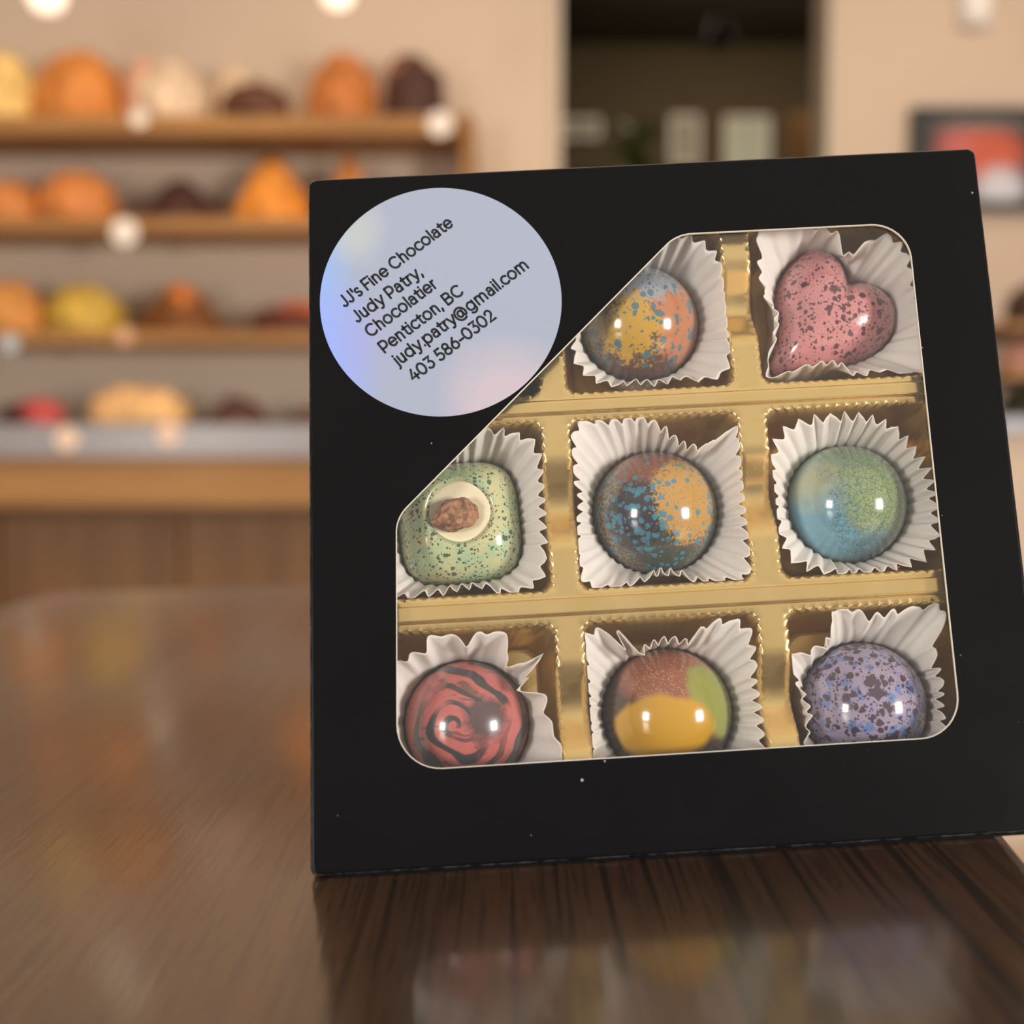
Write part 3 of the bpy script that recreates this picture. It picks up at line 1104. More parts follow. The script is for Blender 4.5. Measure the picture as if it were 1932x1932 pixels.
# heart
HP = [(1451, 700), (1459, 655), (1466, 610), (1462, 560), (1475, 518), (1498, 489), (1532, 466), (1559, 469), (1582, 487), (1596, 512), (1604, 531),
      (1628, 529), (1657, 539), (1682, 559), (1695, 582), (1694, 612), (1680, 641), (1657, 662), (1628, 678), (1594, 690), (1559, 698), (1505, 710), (1465, 716)]
hc = Lc(1560, 605, -13.0)
hout = table_of(polar(hc, HP, -13.0))
g, v = gmat('pink_heart_spatter', UN)
wv = g.warp(v, 6, 0.12, 3)
c = g.mix(g.noise(v, 1.5, 2), lin((212, 142, 142)), lin((200, 128, 130)))
dk = g.math('MAXIMUM', g.splat(wv, 8.5, 0.5, 1.9), g.splat(g.warp(v, 9, .08), 17, 0.52, 1.5))
dk = g.math('MAXIMUM', dk, g.splat(g.warp(v, 7, .14, 3), 3.6, 0.30, 1.8))
dk = g.math('MAXIMUM', dk, g.splat(v, 38, 0.4, 2.6))
c = g.mix(g.mul(dk, 0.93), c, lin((70, 34, 46)))
g.set('col', g.mix(0.2, c, (0.03, 0.028, 0.026)))
g.set('rough', 0.22)
HH = 14.5
notch = math.atan2(*(Lc(1604, 531, -13.0) - hc).yx)


def heart_prof(s, a):
    d = (a - notch + PI) % (2 * PI) - PI
    groove = 0.16 * math.exp(-(d / 0.34) ** 2) * math.sin(min(1, s * 1.1) * PI / 2) * s
    return 0.22 + 0.78 * max(0, (1 - s ** 2.3)) ** 0.52 * (1 - groove)


me = shell('h', hout, HH, heart_prof, g.m, hc, nt=192)
o = link('heart_bonbon', me, g.m, fm(hc.x, hc.y, WBASE))
tag(o, 'pink heart-shaped bonbon spattered with dark plum dots, upper right of the tray', 'chocolate', 'bonbons in the gold tray')
BB['13'] = (hc, 0, HH, lambda a, w: hout(a) * max(0, 1 - max(0, (w - WBASE) / HH - 0.22) / 0.78) ** 0.4 if w < WBASE + HH else 0)

# green square with a nut
qc = Lc(866, 985, -13.0)
QR = 116 * px_mm(866, 985, -13.0)


def qout(a):
    a -= 0.04
    n = 3.6
    return QR / (abs(math.cos(a)) ** n + abs(math.sin(a)) ** n) ** (1 / n)


g, v = gmat('pale_green_spatter', UN)
wv = g.warp(v, 7, 0.14, 3)
nz = g.noise(v, 2.2, 3)
c = g.mix(g.step(g.sub(nz, 0.5), 5), lin((204, 200, 150)), lin((178, 198, 154)))
c = g.mix(g.mul(g.step(g.sub(g.noise(v, 3.1, 3), 0.62), 8), 0.7), c, lin((146, 196, 156)))
dk = g.math('MAXIMUM', g.splat(wv, 9, 0.5, 2.2), g.splat(g.warp(v, 9, .08), 20, 0.52, 1.6))
dk = g.math('MAXIMUM', dk, g.splat(g.warp(v, 7, .2, 3), 5, 0.3, 3.0))
c = g.mix(g.mul(dk, 0.9), c, lin((42, 68, 58)))
g.set('col', g.mix(0.2, c, (0.03, 0.028, 0.026)))
HQ = 14.0
wx, wy = 0.3, 0.9        # the well sits a little above the middle


def q_prof(s, a):
    b = 0.30 + 0.70 * max(0, 1 - s ** 3.2) ** 0.5
    r = qout(a) * s
    d = math.hypot(r * math.cos(a) - wx, r * math.sin(a) - wy)
    return b - 0.17 * (1 - sm(4.8, 7.4, d))


o = link('square_bonbon', shell('q', qout, HQ, q_prof, g.m, qc, nt=192, ns=72), g.m, fm(qc.x, qc.y, WBASE))
tag(o, 'pale green square bonbon with dark specks and a nut on top', 'chocolate', 'bonbons in the gold tray')
BB['21'] = (qc, 0, HQ, lambda a, w: qout(a) * max(0, 1 - max(0, (w - WBASE) / HQ - 0.3) / 0.7) ** 0.32 if w < WBASE + HQ else 0)
M_fill = plain('white_chocolate', (224, 212, 180), 0.35, 0.03, 300)
prof = [(0.0, 0.0002), (0.0035, 0.0003), (0.0050, 0.0006), (0.0060, 0.0009), (0.0065, 0.0008), (0.0067, -0.001)]
fl = link('filling', lathe(prof, 64, False), M_fill, Matrix.Translation((wx / 1000, wy / 1000, HQ * 0.83 / 1000)), o)
fl['label'] = 'cream white chocolate disc'
g = G('roasted_nut', rough=0.7)
v = g.obj(1000.0)
a = g.noise(v, 0.5, 5, 0.65, 0.8)
c = g.mix(g.step(g.sub(a, 0.48), 5), lin((112, 72, 46)), lin((186, 132, 92)))
c = g.mix(g.mul(g.step(g.sub(g.noise(v, 0.9, 4), 0.58), 7), 0.7), c, lin((84, 56, 44)))
g.set('col', g.mix(0.2, c, (0.03, 0.028, 0.026)))
g.set('normal', g.bump(a, 0.6, 0.0006))
bm = bmesh.new()
bmesh.ops.create_icosphere(bm, subdivisions=5, radius=1)
for q in bm.verts:
    d = q.co.copy()
    k = 1 + 0.36 * noise.noise(d * 1.1 + Vector((3, 1, 7))) + 0.10 * noise.noise(d * 2.6) + 0.06 * noise.noise(d * 8)
    tap = 1 + 0.42 * d.x
    q.co = Vector((d.x * 4.5 * k, d.y * 3.2 * k * tap, d.z * 2.3 * k * tap)) / 1000
link('nut', bm_mesh(bm), g.m, Matrix.Translation((-1.0 / 1000, 0.1 / 1000, (HQ * 0.83 + 1.9) / 1000)) @ Matrix.Rotation(0.28, 4, 'Z'), o)['label'] = 'rough brown roasted nut piece'

# ------------------------------------------------------------------ paper cups
g = G('white_paper', rough=0.75)
v = g.obj(1000.0)
g.set('col', g.mix(g.noise(v, 0.6, 3), lin((236, 231, 226)), lin((244, 240, 236))))
g.set('normal', g.bump(g.noise(v, 1.2, 4), 0.05, 0.0005))
tl = g.n('ShaderNodeBsdfTranslucent', {'Color': (0.85, 0.80, 0.74, 1)})
mx = g.n('ShaderNodeMixShader', [0.3, g.p.outputs[0], tl.outputs[0]])
g.t.links.new(mx.outputs[0], g.t.nodes['Material Output'].inputs['Surface'])
M_paper = g.m


def cup(key, rim, n, amp, sharp, ph, label, wr=-3.9, seed=1, floor=None, cell=None):
    c, R, H, dome = BB[key]
    rimf = table_of(polar(c, rim, wr))
    rnd = random.Random(seed)
    M = n * 10
    jit = [rnd.uniform(-.22, .22) for _ in range(n)]
    am = [rnd.uniform(.75, 1.2) for _ in range(n)]
    rings = [0, .06, .14, .24, .34, .45, .56, .67, .78, .88, .95, 1.0]
    x0, x1, y0, y1 = cell
    vs, fs = [], []
    for j, t in enumerate(rings):
        for i in range(M):
            a = 2 * PI * i / M
            q = a / (2 * PI) * n + ph
            k = int(q) % n
            fr_ = q - math.floor(q) + 0.0
            x = 2 * PI * (q + jit[k] * math.sin(PI * fr_) ** 2)
            cusp = 1 - 2 * abs(math.sin(x / 2))
            s = (sharp * cusp if sharp >= 0 else sharp * (1 - 2 * abs(math.sin(x / 2 + PI / 2)))) + (1 - abs(sharp)) * math.cos(x)
            A = amp * (am[k] * (1 - fr_) + am[(k + 1) % n] * fr_)
            rf = dome(a, WBASE + 0.5) + 0.25
            rm = max(rimf(a), 3.0)
            rf = min(rf, max(rm - 0.4, rf * 0.0 + dome(a, WBASE + .5) + .1))
            w = WFLOOR + (wr + 0.35 * s * amp - WFLOOR) * t
            w += 0.5 * t * noise.noise(Vector((math.cos(a) * 1.5, math.sin(a) * 1.5, seed * 3.7)))
            r = rf + (rm - rf) * max(0.0, (t - 0.42) / 0.58) ** 1.1 + s * A * t * (0.4 + 0.6 * t)
            r = max(r, dome(a, w) + 0.18)
            # keep inside the well of the tray
            dt = max(0.0, min(1.0, (WT - 1 - w) / (WT - 1 - DEEP)))
            ins = 3.2 * dt + 0.62
            X, Y = c.x + r * math.cos(a), c.y + r * math.sin(a)
            X = max(x0 + ins, min(x1 - ins, X)); Y = max(y0 + ins, min(y1 - ins, Y))
            vs.append(((X - c.x) / 1000, (Y - c.y) / 1000, (w - WFLOOR) / 1000))
    for j in range(len(rings) - 1):
        for i in range(M):
            k = (i + 1) % M
            fs.append((j * M + i, j * M + k, (j + 1) * M + k, (j + 1) * M + i))
    b = len(vs); vs.append((0, 0, 0))
    for i in range(M): fs.append((b, (i + 1) % M, i))
    o = link('paper_cup', mesh(vs, fs), M_paper, fm(c.x, c.y, WFLOOR))
    md = o.modifiers.new('thick', 'SOLIDIFY'); md.thickness = 0.00012; md.offset = 0
    tag(o, label, 'paper cup', 'white paper cups in the gold tray')
    return o


CELL = {f'{r + 1}{c + 1}': (colx[c][0], colx[c][1], rowy[r][0], rowy[r][1]) for r in range(3) for c in range(3)}
cup('12', [(1300, 447), (1345, 475), (1365, 510), (1372, 560), (1376, 610), (1378, 660), (1365, 705), (1330, 715), (1280, 712), (1240, 722), (1200, 720), (1160, 726),
           (1120, 715), (1092, 690), (1082, 660), (1090, 610), (1100, 560), (1120, 510), (1150, 470), (1200, 445), (1250, 440)],
    38, 0.75, 0.55, .2, 'white fluted paper cup around the silver, gold and copper bonbon', seed=1, cell=CELL['12'])
cup('13', [(1437, 560), (1434, 520), (1435, 470), (1428, 430), (1480, 425), (1540, 426), (1582, 440), (1590, 468), (1594, 482), (1620, 470), (1645, 450), (1680, 446), (1710, 480), (1720, 530), (1735, 590), (1740, 650), (1742, 700),
           (1700, 702), (1660, 698), (1610, 706), (1595, 690), (1565, 684), (1535, 688), (1505, 695), (1478, 706), (1455, 712), (1446, 700), (1452, 670), (1462, 640), (1466, 605), (1462, 575), (1448, 560)],
    34, 0.6, 0.2, .1, 'crumpled white paper cup around the pink heart bonbon', seed=2, cell=CELL['13'])
cup('21', [(900, 815), (935, 812), (970, 820), (1005, 835), (1018, 870), (1021, 900), (1022, 930), (1024, 975), (1025, 1010), (1026, 1050), (1022, 1085), (995, 1110), (965, 1118), (935, 1115), (915, 1105),
           (890, 1106), (860, 1110), (830, 1118), (790, 1122), (750, 1124), (735, 1060), (730, 985), (735, 900), (780, 840), (840, 818)],
    40, 0.85, 0.45, .4, 'white fluted paper cup around the green square bonbon', seed=3, cell=CELL['21'])
cup('22', [(1095, 801), (1156, 797), (1211, 791), (1245, 806), (1268, 826), (1295, 843), (1327, 845), (1352, 826), (1386, 808), (1391, 854), (1400, 945), (1406, 1002), (1409, 1059), (1404, 1090), (1363, 1093),
           (1313, 1094), (1281, 1080), (1245, 1078), (1218, 1090), (1177, 1104), (1140, 1108), (1110, 1102), (1095, 1070), (1090, 1013), (1096, 945), (1086, 877), (1084, 825)],
    44, 0.85, -0.5, .0, 'white fluted paper cup around the half gold, half navy centre bonbon', seed=4, cell=CELL['22'])
cup('23', [(1465, 835), (1485, 808), (1525, 794), (1575, 787), (1620, 787), (1665, 797), (1700, 820), (1725, 850), (1745, 880), (1758, 915), (1766, 950), (1768, 985), (1764, 1015), (1750, 1045), (1720, 1062), (1680, 1073),
           (1630, 1080), (1570, 1080), (1525, 1070), (1490, 1048), (1475, 1010), (1464, 970), (1460, 930), (1457, 880)],
    37, 1.0, 0.7, .3, 'white fluted paper cup with even pointed pleats around the marbled green and blue bonbon', seed=5, cell=CELL['23'])
cup('31', [(748, 1243), (770, 1250), (778, 1234), (805, 1228), (808, 1204), (845, 1198), (868, 1206), (880, 1218), (895, 1199), (930, 1194), (953, 1200), (960, 1240), (955, 1262), (970, 1300), (974, 1305), (985, 1285), (1000, 1248), (1032, 1224),
           (1030, 1260), (1025, 1310), (1030, 1350), (1045, 1380), (1058, 1410), (1060, 1450), (1050, 1490), (980, 1510), (880, 1515), (780, 1500), (745, 1420), (740, 1330), (735, 1270)],
    22, 0.45, -0.2, .2, 'loosely crumpled white paper cup around the pink swirl bonbon', seed=6, cell=CELL['31'])
cup('32', [(1103, 1205), (1130, 1187), (1160, 1192), (1178, 1200), (1182, 1225), (1205, 1237), (1222, 1220), (1240, 1212), (1270, 1208), (1300, 1212), (1322, 1190), (1345, 1174), (1375, 1174), (1400, 1178), (1415, 1200), (1420, 1240), (1422, 1290),
           (1428, 1330), (1434, 1370), (1438, 1420), (1436, 1480), (1400, 1510), (1300, 1520), (1200, 1520), (1130, 1500), (1118, 1440), (1114, 1380), (1110, 1320), (1108, 1260)],
    42, 0.8, -0.4, .1, 'white fluted paper cup around the copper, yellow and green bonbon', seed=7, cell=CELL['32'])
cup('33', [(1488, 1235), (1510, 1238), (1540, 1225), (1560, 1215), (1575, 1175), (1568, 1150), (1610, 1148), (1640, 1165), (1670, 1158), (1700, 1152), (1735, 1148), (1770, 1140), (1785, 1150), (1778, 1180), (1765, 1210), (1762, 1250), (1775, 1290), (1772, 1330),
           (1782, 1375), (1790, 1420), (1760, 1480), (1660, 1500), (1560, 1490), (1530, 1450), (1522, 1390), (1528, 1350), (1515, 1310), (1500, 1275)],
    36, 0.75, -0.2, .6, 'crumpled white paper cup around the lilac bonbon', seed=8, cell=CELL['33'])

# ------------------------------------------------------------------ display counter and shelves
YS0, YS1 = 2.66, 2.73     # shelf front and back


def shelf_y(py): return at(300, py, YS0).z


xl = -1.75
xr = at(893, 250, YS0).x
shelf = empty('display_shelf', Matrix.Translation(((xl + xr) / 2, YS1, 0)))
tag(shelf, 'oak wall shelving with three long boards of baked goods, left of the doorway', 'shelf')
SI = shelf.matrix_world.inverted()
zc_top = shelf_y(800)
boards = [(216, 252), (409, 436), (624, 650)]
ztops = [shelf_y(a) for a, b in boards]
for (a, b) in boards:
    box('board', (xl, YS0, shelf_y(b)), (xr - .03, YS1 + .17, shelf_y(a)), M_shelfwood, 0.004, shelf, SI)
bm = bmesh.new()
zp1 = shelf_y(203)
box_bm(bm, (xr - .03, YS0 + .03, zc_top + .001), (xr, YS1 + .17, zp1), 0.012, 3)
link('side_panel', bm_mesh(bm), M_shelfwood, SI, shelf, smooth=False)

xcr = at(1000, 850, 2.3).x
counter = empty('display_counter', Matrix.Translation(((xl + xcr) / 2, 2.5, 0)))
tag(counter, 'oak display counter with a pale stone top, beneath the wall shelves', 'counter')
CI = counter.matrix_world.inverted()
YC = 2.42
zs0, zs1 = at(300, 864, YC).z, at(300, 803, YC + .25).z
box('stone_top', (xl, YC, zs0), (xcr, YW - .01, zc_top), M_stone, 0.004, counter, CI)
zr0 = at(300, 957, YC).z
box('top_rail', (xl, YC + .015, zr0), (xcr, YW - .01, zs0 - .0005), M_shelfwood, 0.003, counter, CI)
box('plinth', (xl + .02, YC + .12, 0), (xcr - .02, YW - .02, 0.09), M_blackmetal, 0, counter, CI)
box('carcass', (xl + .01, YC + .09, 0.09), (xcr - .01, YW - .015, zr0 - .0005), M_cabwood, 0, counter, CI)
k = 0
xx_ = xl + .02
while xx_ < xcr - .1:
    x2 = min(xx_ + 0.36, xcr - .02)
    d_ = box('cabinet_door', (xx_ + .003, YC + .07, 0.1), (x2 - .003, YC + .09, zr0 - .02), M_cabwood, 0.003, counter, CI)
    xx_ = x2

# ------------------------------------------------------------------ baked goods
def mound(kind, w, h, d, seed):
    """lumpy baked good, base at z = 0"""
    bm = bmesh.new()
    bmesh.ops.create_uvsphere(bm, u_segments=48, v_segments=32, radius=1)
    for q in bm.verts:
        c = q.co.copy()
        z = max(c.z, -0.25)
        hh = (z + 0.25) / 1.25
        if kind == 'pyramid':
            k = (1 - hh) ** 0.62 * 0.88 + 0.12
            rr = math.hypot(c.x, c.y)
            if rr > 1e-6: k *= 1.12; c.x, c.y = c.x / rr * k * min(1, rr * 3), c.y / rr * k * min(1, rr * 3)
        elif kind == 'loaf':
            c.x = math.copysign(abs(c.x) ** 0.75, c.x)
            hh = hh ** 0.8
            hh += 0.035 * math.sin(c.x * 14) * (hh > 0.5)
        elif kind == 'bun':
            hh = hh ** 0.85
        n_ = noise.noise(q.co * 2.6 + Vector((seed, seed * 2, 0))) * 0.10 + noise.noise(q.co * 7 + Vector((seed, 0, seed))) * 0.035
        k = 1 + n_
        q.co = Vector((c.x * w / 2 * k, c.y * d / 2 * k, max(0, hh * h * (1 + n_ * 0.8))))
    return bm_mesh(bm)


CR = {}


def crm(c):
    if c not in CR: CR[c] = crust('crust_%d_%d_%d' % c, c)
    return CR[c]


def baked(name, cat, label, x0, x1, ytop, zb, Y, kind, color, group, top=None, seed=0):
    zt_ = at((x0 + x1) / 2, ytop, Y).z
    a, b = at(x0, 400, Y).x, at(x1, 400, Y).x
    w, h = b - a, zt_ - zb
    dep = min(w, 0.11 if Y != Yb and Y < Yb + .1 else 0.17)
    o = link(name, mound(kind, w, h, dep, seed), crm(color), Matrix.Translation(((a + b) / 2, Y, zb + 0.001)))
    tag(o, label, cat, group)
    if top:
        tcol, fx, fw, fh0 = top
        t = link('topping', mound('bun', w * fw, h * (1 - fh0) + 0.012, dep * fw * 1.05, seed + 3), crm(tcol), Matrix.Translation((w * fx, -0.012, h * fh0 - 0.008)), o)
    return o


Yb = YS0 + 0.105
g1 = 'baked goods on the top shelf'
baked('bread_loaf', 'bread', 'pale cream round loaf at the left end of the top shelf', -42, 74, 104, ztops[0], Yb, 'bun', (252, 214, 130), g1, seed=1)
baked('bread_loaf', 'bread', 'large orange-brown loaf, second from the left on the top shelf', 74, 238, 100, ztops[0], Yb, 'bun', (222, 140, 62), g1, seed=2)
baked('cream_cake', 'cake', 'pale cream mound with a pink edge on the top shelf', 252, 398, 122, ztops[0], Yb, 'bun', (232, 206, 178), g1, ((236, 168, 140), -0.3, 0.5, 0.09), seed=3)
baked('cream_cake', 'cake', 'small pale cream cake behind the low dark brown one on the top shelf', 405, 490, 128, ztops[0], Yb + 0.055, 'bun', (230, 204, 172), g1, seed=4)
baked('chocolate_cake', 'cake', 'low dark brown mound in the middle of the top shelf', 420, 548, 158, ztops[0], Yb - .06, 'bun', (92, 50, 26), g1, seed=5)
baked('bread_loaf', 'bread', 'tall round orange-brown loaf, right of the low dark mound on the top shelf', 584, 716, 104, ztops[0], Yb, 'bun', (206, 124, 58), g1, seed=6)
baked('chocolate_cake', 'cake', 'dark brown dome with a pinkish side at the right end of the top shelf', 722, 842, 110, ztops[0], Yb, 'bun', (74, 38, 26), g1, ((150, 98, 84), -0.16, 0.6, 0.3), seed=7)
g2 = 'baked goods on the middle shelf'
baked('bread_loaf', 'bread', 'orange loaf cut by the left edge on the middle shelf', -36, 76, 342, ztops[1], Yb, 'bun', (220, 140, 70), g2, seed=8)
baked('bread_loaf', 'bread', 'round peach-orange loaf, second from the left on the middle shelf', 76, 224, 324, ztops[1], Yb, 'bun', (222, 140, 72), g2, seed=9)
baked('chocolate_cake', 'cake', 'dark brown pointed cake on the middle shelf', 272, 408, 340, ztops[1], Yb, 'pyramid', (66, 34, 28), g2, seed=10)
baked('pastry_cone', 'pastry', 'bright orange pointed pastry beside the black box on the middle shelf', 446, 588, 298, ztops[1], Yb, 'pyramid', (230, 146, 50), g2, seed=11)
baked('pastry_cone', 'pastry', 'orange pastry peeping over the top left of the black box', 616, 702, 296, ztops[1], Yb, 'pyramid', (222, 142, 72), g2, seed=12)
g3 = 'baked goods on the lowest shelf'
baked('bread_loaf', 'bread', 'golden loaf cut by the left edge on the lowest shelf', -46, 78, 532, ztops[2], Yb, 'bun', (230, 160, 84), g3, seed=13)
baked('lemon_cake', 'cake', 'yellow domed cake on the lowest shelf', 84, 230, 538, ztops[2], Yb, 'bun', (214, 178, 72), g3, seed=14)
baked('caramel_cake', 'cake', 'caramel brown pointed cake on the lowest shelf', 264, 416, 540, ztops[2], Yb, 'pyramid', (120, 70, 22), g3, ((206, 118, 50), 0.03, 0.5, 0.35), seed=15)
baked('berry_tart', 'tart', 'red-orange topped dark tart beside the sticker on the lowest shelf', 472, 640, 575, ztops[2], Yb, 'bun', (96, 44, 30), g3, ((216, 98, 58), 0.06, 0.7, 0.3), seed=16)
g4 = 'cakes on the stone counter'
Yc = YC + 0.2
baked('berry_cake', 'cake', 'pink-red domed cake with a dark base at the left end of the stone counter', -6, 116, 756, zc_top, Yc, 'bun', (70, 26, 30), g4, ((206, 84, 82), 0.12, 0.78, 0.12), seed=17)
baked('cream_loaf', 'bread', 'wide pale cream loaf on the stone counter', 164, 348, 733, zc_top, Yc, 'loaf', (246, 196, 132), g4, seed=18)
baked('chocolate_cake', 'cake', 'small dark brown pointed cake on the stone counter', 384, 502, 748, zc_top, Yc, 'pyramid', (82, 46, 38), g4, seed=19)
baked('chocolate_cake', 'cake', 'dark cake half hidden behind the left side of the black box on the counter', 540, 660, 768, zc_top, Yc, 'bun', (96, 58, 46), g4, ((236, 196, 130), 0.3, 0.5, 0.4), seed=20)


def price_tag(px, py, r, Y, label, m=None):
    p = at(px, py, Y)
    s = r / FPX * Y
    bm = bmesh.new()
    bmesh.ops.create_cone(bm, cap_ends=True, segments=40, radius1=s, radius2=s, depth=0.004)
    bmesh.ops.bevel(bm, geom=[e for e in bm.edges], offset=0.0008, segments=1, affect='EDGES')
    o = link('price_tag', bm_mesh(bm), m or M_tag, Matrix.Translation(p) @ Matrix.Rotation(PI / 2, 4, 'X'), smooth=False)
    tag(o, label, 'price tag', 'round price tags on the shelves')
    return o


price_tag(235, 438, 25, YS0 - .0025, 'round white price tag on the middle board, between two loaves and the dark cake')
price_tag(830, 234, 23, YS0 - .0025, 'round grey-white price tag at the right end of the top board')
price_tag(262, 224, 16, YS0 - .0025, 'small peach price tag under the cream cake on the top board', M_tag)
price_tag(18, 648, 17, YS0 - .0025, 'small bluish price tag at the left end of the lowest board', plain('blue_white_card', (196, 208, 216), .5))
price_tag(236, 634, 16, YS0 - .0025, 'small peach price tag next to the yellow cake', plain('peach_card', (226, 176, 140), .5))
price_tag(126, 828, 22, YC - .0025, 'cream price tag on the counter edge under the pink-red cake', plain('cream_card', (242, 212, 186), .5))
price_tag(318, 820, 22, YC - .0025, 'cream price tag on the counter edge under the cream loaf', plain('cream_card', (238, 206, 186), .5))


# ------------------------------------------------------------------ lamps near the ceiling
def pendant(px, py, r, Y, label, m):
    c = at(px, py, Y)
    s = r / FPX * Y
    root = empty('pendant_lamp', Matrix.Translation((c.x, c.y, 2.6)))
    tag(root, label, 'lamp', 'pendant lamps')
    I = root.matrix_world.inverted()
    prof = [(0.0, -s), (s * .6, -s * .82), (s * .92, -s * .4), (s, 0), (s * .85, s * .55), (s * .4, s * .95), (s * .18, s * 1.1), (s * .18, s * 1.3)]
    link('globe', lathe(prof, 40, False), m, I @ Matrix.Translation(c), root)
    link('cord', lathe([(0.003, c.z + s * 1.3), (0.003, 2.57)], 10), M_blackmetal, I @ Matrix.Translation((c.x, c.y, 0)), root)
    link('ceiling_rose', lathe([(0.045, 2.575), (0.045, 2.6)], 28), M_whitemetal, I @ Matrix.Translation((c.x, c.y, 0)), root)
    return root


pendant(88, -12, 36, 2.0, 'glowing globe lamp hanging above the left end of the top shelf', M_bulb)
pendant(637, -14, 31, 2.1, 'glowing globe lamp hanging above the middle of the top shelf', M_bulb)
# spot over the poster
c = at(1838, 20, 2.3)
sp = empty('ceiling_spotlight', Matrix.Translation((c.x, c.y, 2.6)))
tag(sp, 'pale cylindrical spotlight hanging above the dark poster', 'lamp')
I = sp.matrix_world.inverted()
link('lamp_shade', lathe([(0.026, -.03), (0.03, -.028), (0.03, .06), (0.02, .075), (0.006, .08)], 36, True), M_whitemetal, I @ Matrix.Translation(c), sp)
link('lamp_stem', lathe([(0.006, c.z + .08), (0.006, 2.6)], 12), M_whitemetal, I @ Matrix.Translation((c.x, c.y, 0)), sp)

# ------------------------------------------------------------------ poster on the right-hand wall
YPW = YW - 0.001
a, b = at(1716, 208, YPW), at(2030, 400, YPW)
pc = Vector(((a.x + b.x) / 2, YPW, (a.z + b.z) / 2))
poster = empty('wall_poster', Matrix.Translation(pc))
tag(poster, 'dark framed poster of red and white food on the wall right of the doorway', 'poster')
I = poster.matrix_world.inverted()
W2, H2 = (b.x - a.x) / 2, (a.z - b.z) / 2
bm = bmesh.new()
for (lo, hi) in (((-W2, -.03, H2 - .02), (W2, 0, H2)), ((-W2, -.03, -H2), (W2, 0, -H2 + .02)), ((-W2, -.03, -H2 + .02), (-W2 + .02, 0, H2 - .02)), ((W2 - .02, -.03, -H2 + .02), (W2, 0, H2 - .02))):
    box_bm(bm, lo, hi)
link('frame', bm_mesh(bm), M_blackmetal, Matrix.Identity(4), poster, smooth=False)
g = G('food_print', rough=0.45)
v = g.obj(1.0)
nz = g.noise(v, 14, 3)
c = lin((46, 42, 42))
c = g.mix(g.zone(v, (-0.02, 0, 0.012), 0.058, 30, nz, 0.05, (0.7, 0, 1)), c, lin((196, 84, 52)))
c = g.mix(g.zone(v, (-0.085, 0, 0.03), 0.034, 30, nz, 0.04, (0.8, 0, 1)), c, lin((196, 96, 88)))
c = g.mix(g.zone(v, (0.015, 0, -0.065), 0.045, 30, nz, 0.04, (0.9, 0, 1)), c, lin((206, 206, 214)))
c = g.mix(g.zone(v, (-0.075, 0, -0.085), 0.024, 40, nz, 0.02, (0.7, 0, 1)), c, lin((190, 192, 200)))
c = g.mix(g.mul(g.zone(v, (-0.03, 0, 0.085), 0.022, 40, nz, 0.02, (0.22, 0, 1.3)), 0.6), c, lin((150, 146, 140)))
g.set('col', c)
link('print', mesh([(-W2 + .015, -.012, -H2 + .015), (W2 - .015, -.012, -H2 + .015), (W2 - .015, -.012, H2 - .015), (-W2 + .015, -.012, H2 - .015)], [(0, 1, 2, 3)]), g.m, Matrix.Identity(4), poster, smooth=False)

# side display at the right edge of the picture
Yr = 2.45
xa = at(1900, 600, Yr).x
side = empty('side_display', Matrix.Translation((xa + .3, YW - .2, 0)))
tag(side, 'pale display stand with goods at the right edge, below the dark poster', 'shelf')
I = side.matrix_world.inverted()
zk = [at(1920, y, Yr).z for y in (606, 700, 786)]
for z in zk[:2]:
    box('board', (xa, Yr, z - .014), (xa + .6, YW - .005, z), M_shelfwood, .002, side, I)
box('stone_top', (xa - .02, Yr - .03, zk[2] - .03), (xa + .62, YW - .005, zk[2]), plain('grey_stone', (150, 152, 164), .3), .003, side, I)
box('cabinet', (xa - .01, Yr, 0), (xa + .61, YW - .005, zk[2] - .03), M_wall, .003, side, I)
box('side_panel', (xa + .6, Yr, zk[2]), (xa + .62, YW - .005, zk[0] + .12), M_shelfwood, .002, side, I)
g5 = 'goods on the side display'
baked('chocolate_cake', 'cake', 'dark brown cake on the upper board of the right-edge display', 1904, 2010, 535, zk[0], Yr + .1, 'bun', (70, 46, 36), g5, seed=31)
baked('pastry_roll', 'pastry', 'peach-pink pastry on the lower board of the right-edge display', 1896, 2000, 640, zk[1], Yr + .1, 'bun', (228, 168, 146), g5, seed=32)
baked('herb_loaf', 'bread', 'dark green-brown loaf on the stone top of the right-edge display', 1898, 2010, 728, zk[2], Yr + .1, 'bun', (60, 62, 44), g5, seed=33)

# ------------------------------------------------------------------ back room seen through the doorway
YF = 6.1
def wall_print(x0, x1, y0, y1, label, c, Y=YF):
    a, b = at(x0, y0, Y - .002), at(x1, y1, Y - .002)
    root = empty('framed_print', Matrix.Translation(((a.x + b.x) / 2, Y - .002, (a.z + b.z) / 2)))
    tag(root, label, 'picture', 'pale prints in the back room')
    I = root.matrix_world.inverted()
    w, h = (b.x - a.x) / 2, (a.z - b.z) / 2
    bm = bmesh.new()
    for (lo, hi) in (((-w, -.03, h - .02), (w, 0, h)), ((-w, -.03, -h), (w, 0, -h + .02)), ((-w, -.03, -h + .02), (-w + .02, 0, h - .02)), ((w - .02, -.03, -h + .02), (w, 0, h - .02))):
        box_bm(bm, lo, hi)
    link('frame', bm_mesh(bm), M_whitemetal, Matrix.Identity(4), root, smooth=False)
    box('print', (-w + .02, -.012, -h + .02), (w - .02, -.002, h - .02), c, 0, root, Matrix.Identity(4))


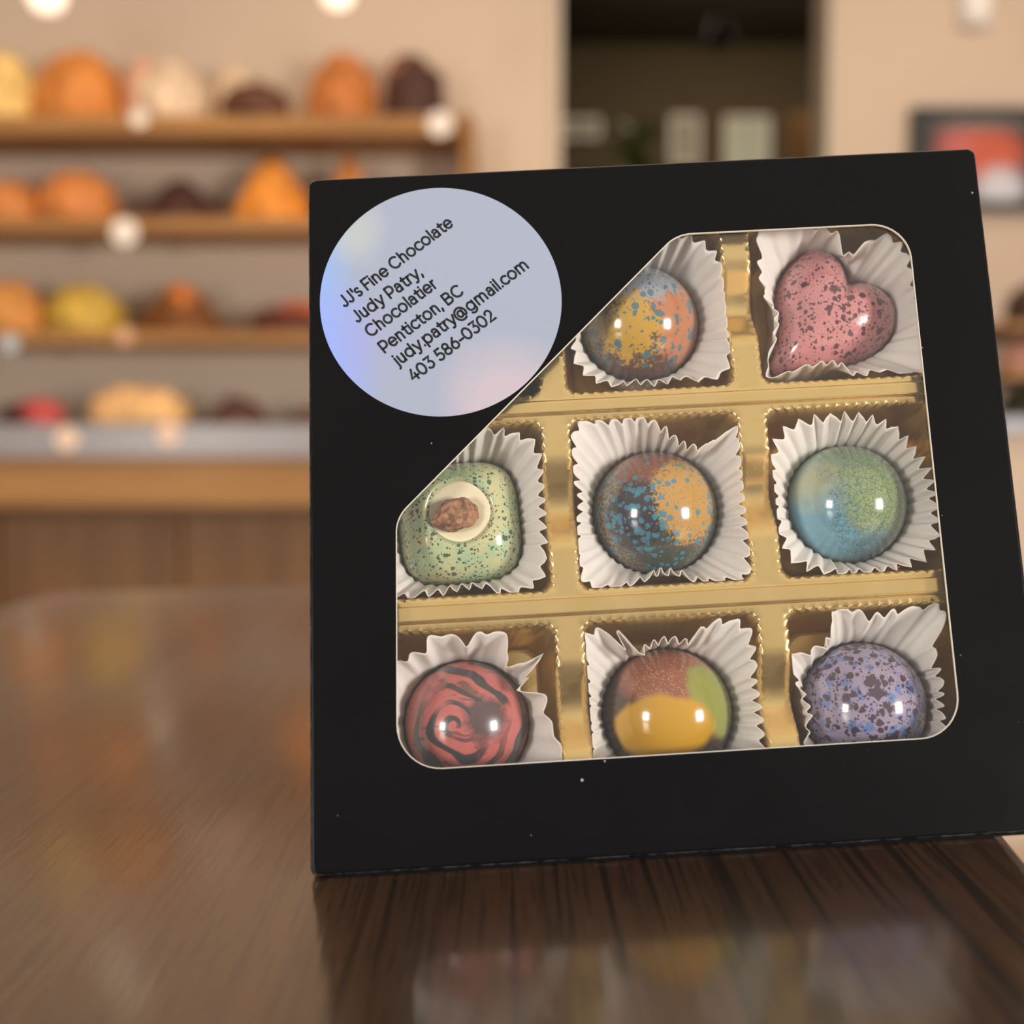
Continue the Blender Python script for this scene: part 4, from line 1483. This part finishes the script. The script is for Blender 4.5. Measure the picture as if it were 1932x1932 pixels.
M_pr = plain('pale_print', (206, 210, 196), .6, .06, 8)
wall_print(1366, 1450, 222, 330, 'larger pale print on the far wall of the back room', M_pr)
wall_print(1264, 1318, 220, 316, 'narrow pale print beside the plant on the far wall of the back room', plain('grey_print', (160, 156, 140), .6))
wall_print(1052, 1132, 226, 262, 'low wide grey print beside the doorway edge in the back room', plain('dim_print', (140, 136, 118), .6))
# dark pendant in the back room
c = at(1358, 62, 4.6)
dp = empty('dark_pendant_lamp', Matrix.Translation((c.x, c.y, 2.6)))
tag(dp, 'small black pendant lamp in the dim back room', 'lamp')
I = dp.matrix_world.inverted()
link('lamp_shade', lathe([(0.0, .06), (.02, .06), (.055, -.03), (.05, -.045), (.02, -.05), (0.0, -.05)], 32, False), M_blackmetal, I @ Matrix.Translation(c), dp)
link('cord', lathe([(.003, c.z + .05), (.003, 2.6)], 8), M_blackmetal, I @ Matrix.Translation((c.x, c.y, 0)), dp)
# tall wooden screen at the right of the back room
p0, p1 = at(1492, 214, 5.2), at(1580, 214, 5.2)
ws = box('wooden_screen', (p0.x, 5.2, 0), (p1.x + .05, 5.24, p0.z), plain('dark_oak', (122, 86, 46), .5), .004)
tag(ws, 'brown wooden screen at the right side of the back room', 'screen')
# tall plant
c = at(1195, 300, 4.4)
plant = empty('potted_plant', Matrix.Translation((c.x, c.y, 0)))
tag(plant, 'tall leafy green potted plant in the dim back room', 'plant')
M_leaf = plain('leaf_green', (128, 156, 52), .5, .25, 6)
link('pot', lathe([(0.0, 0), (.13, 0), (.17, .3), (.15, .3), (.14, .26), (0.0, .26)], 36, False), M_stone, Matrix.Identity(4), plant)
tv, tf = tube([(0, 0, .26), (.02, .01, .9), (-.01, .02, 1.4), (.01, 0, c.z)], [.022, .018, .014, .008], 10)
link('trunk', mesh(tv, tf), plain('bark', (84, 64, 44), .8), Matrix.Identity(4), plant)
vs, fs = [], []
rnd = random.Random(5)
for i in range(70):
    z0 = c.z - 0.28 + rnd.random() * 0.36
    a = rnd.uniform(0, 2 * PI)
    ln = rnd.uniform(.10, .22) * (1.0 if z0 < c.z else 0.8)
    el = rnd.uniform(.1, 1.2)
    d = Vector((math.cos(a) * math.cos(el), math.sin(a) * math.cos(el), math.sin(el)))
    s_ = d.cross(Vector((0, 0, 1))).normalized()
    b = len(vs)
    K = 7
    for j in range(K + 1):
        t = j / K
        p = Vector((0, 0, z0)) + d * (ln * t) - Vector((0, 0, 1)) * (0.10 * t * t * ln / .2)
        wd = 0.022 * math.sin(PI * min(1, t * 0.93 + .05)) ** 0.8
        vs += [p - s_ * wd, p + Vector((0, 0, -.006)), p + s_ * wd]
    for j in range(K):
        q = b + 3 * j
        fs += [(q, q + 1, q + 4, q + 3), (q + 1, q + 2, q + 5, q + 4)]
fo = link('foliage', mesh(vs, fs), M_leaf, Matrix.Identity(4), plant)
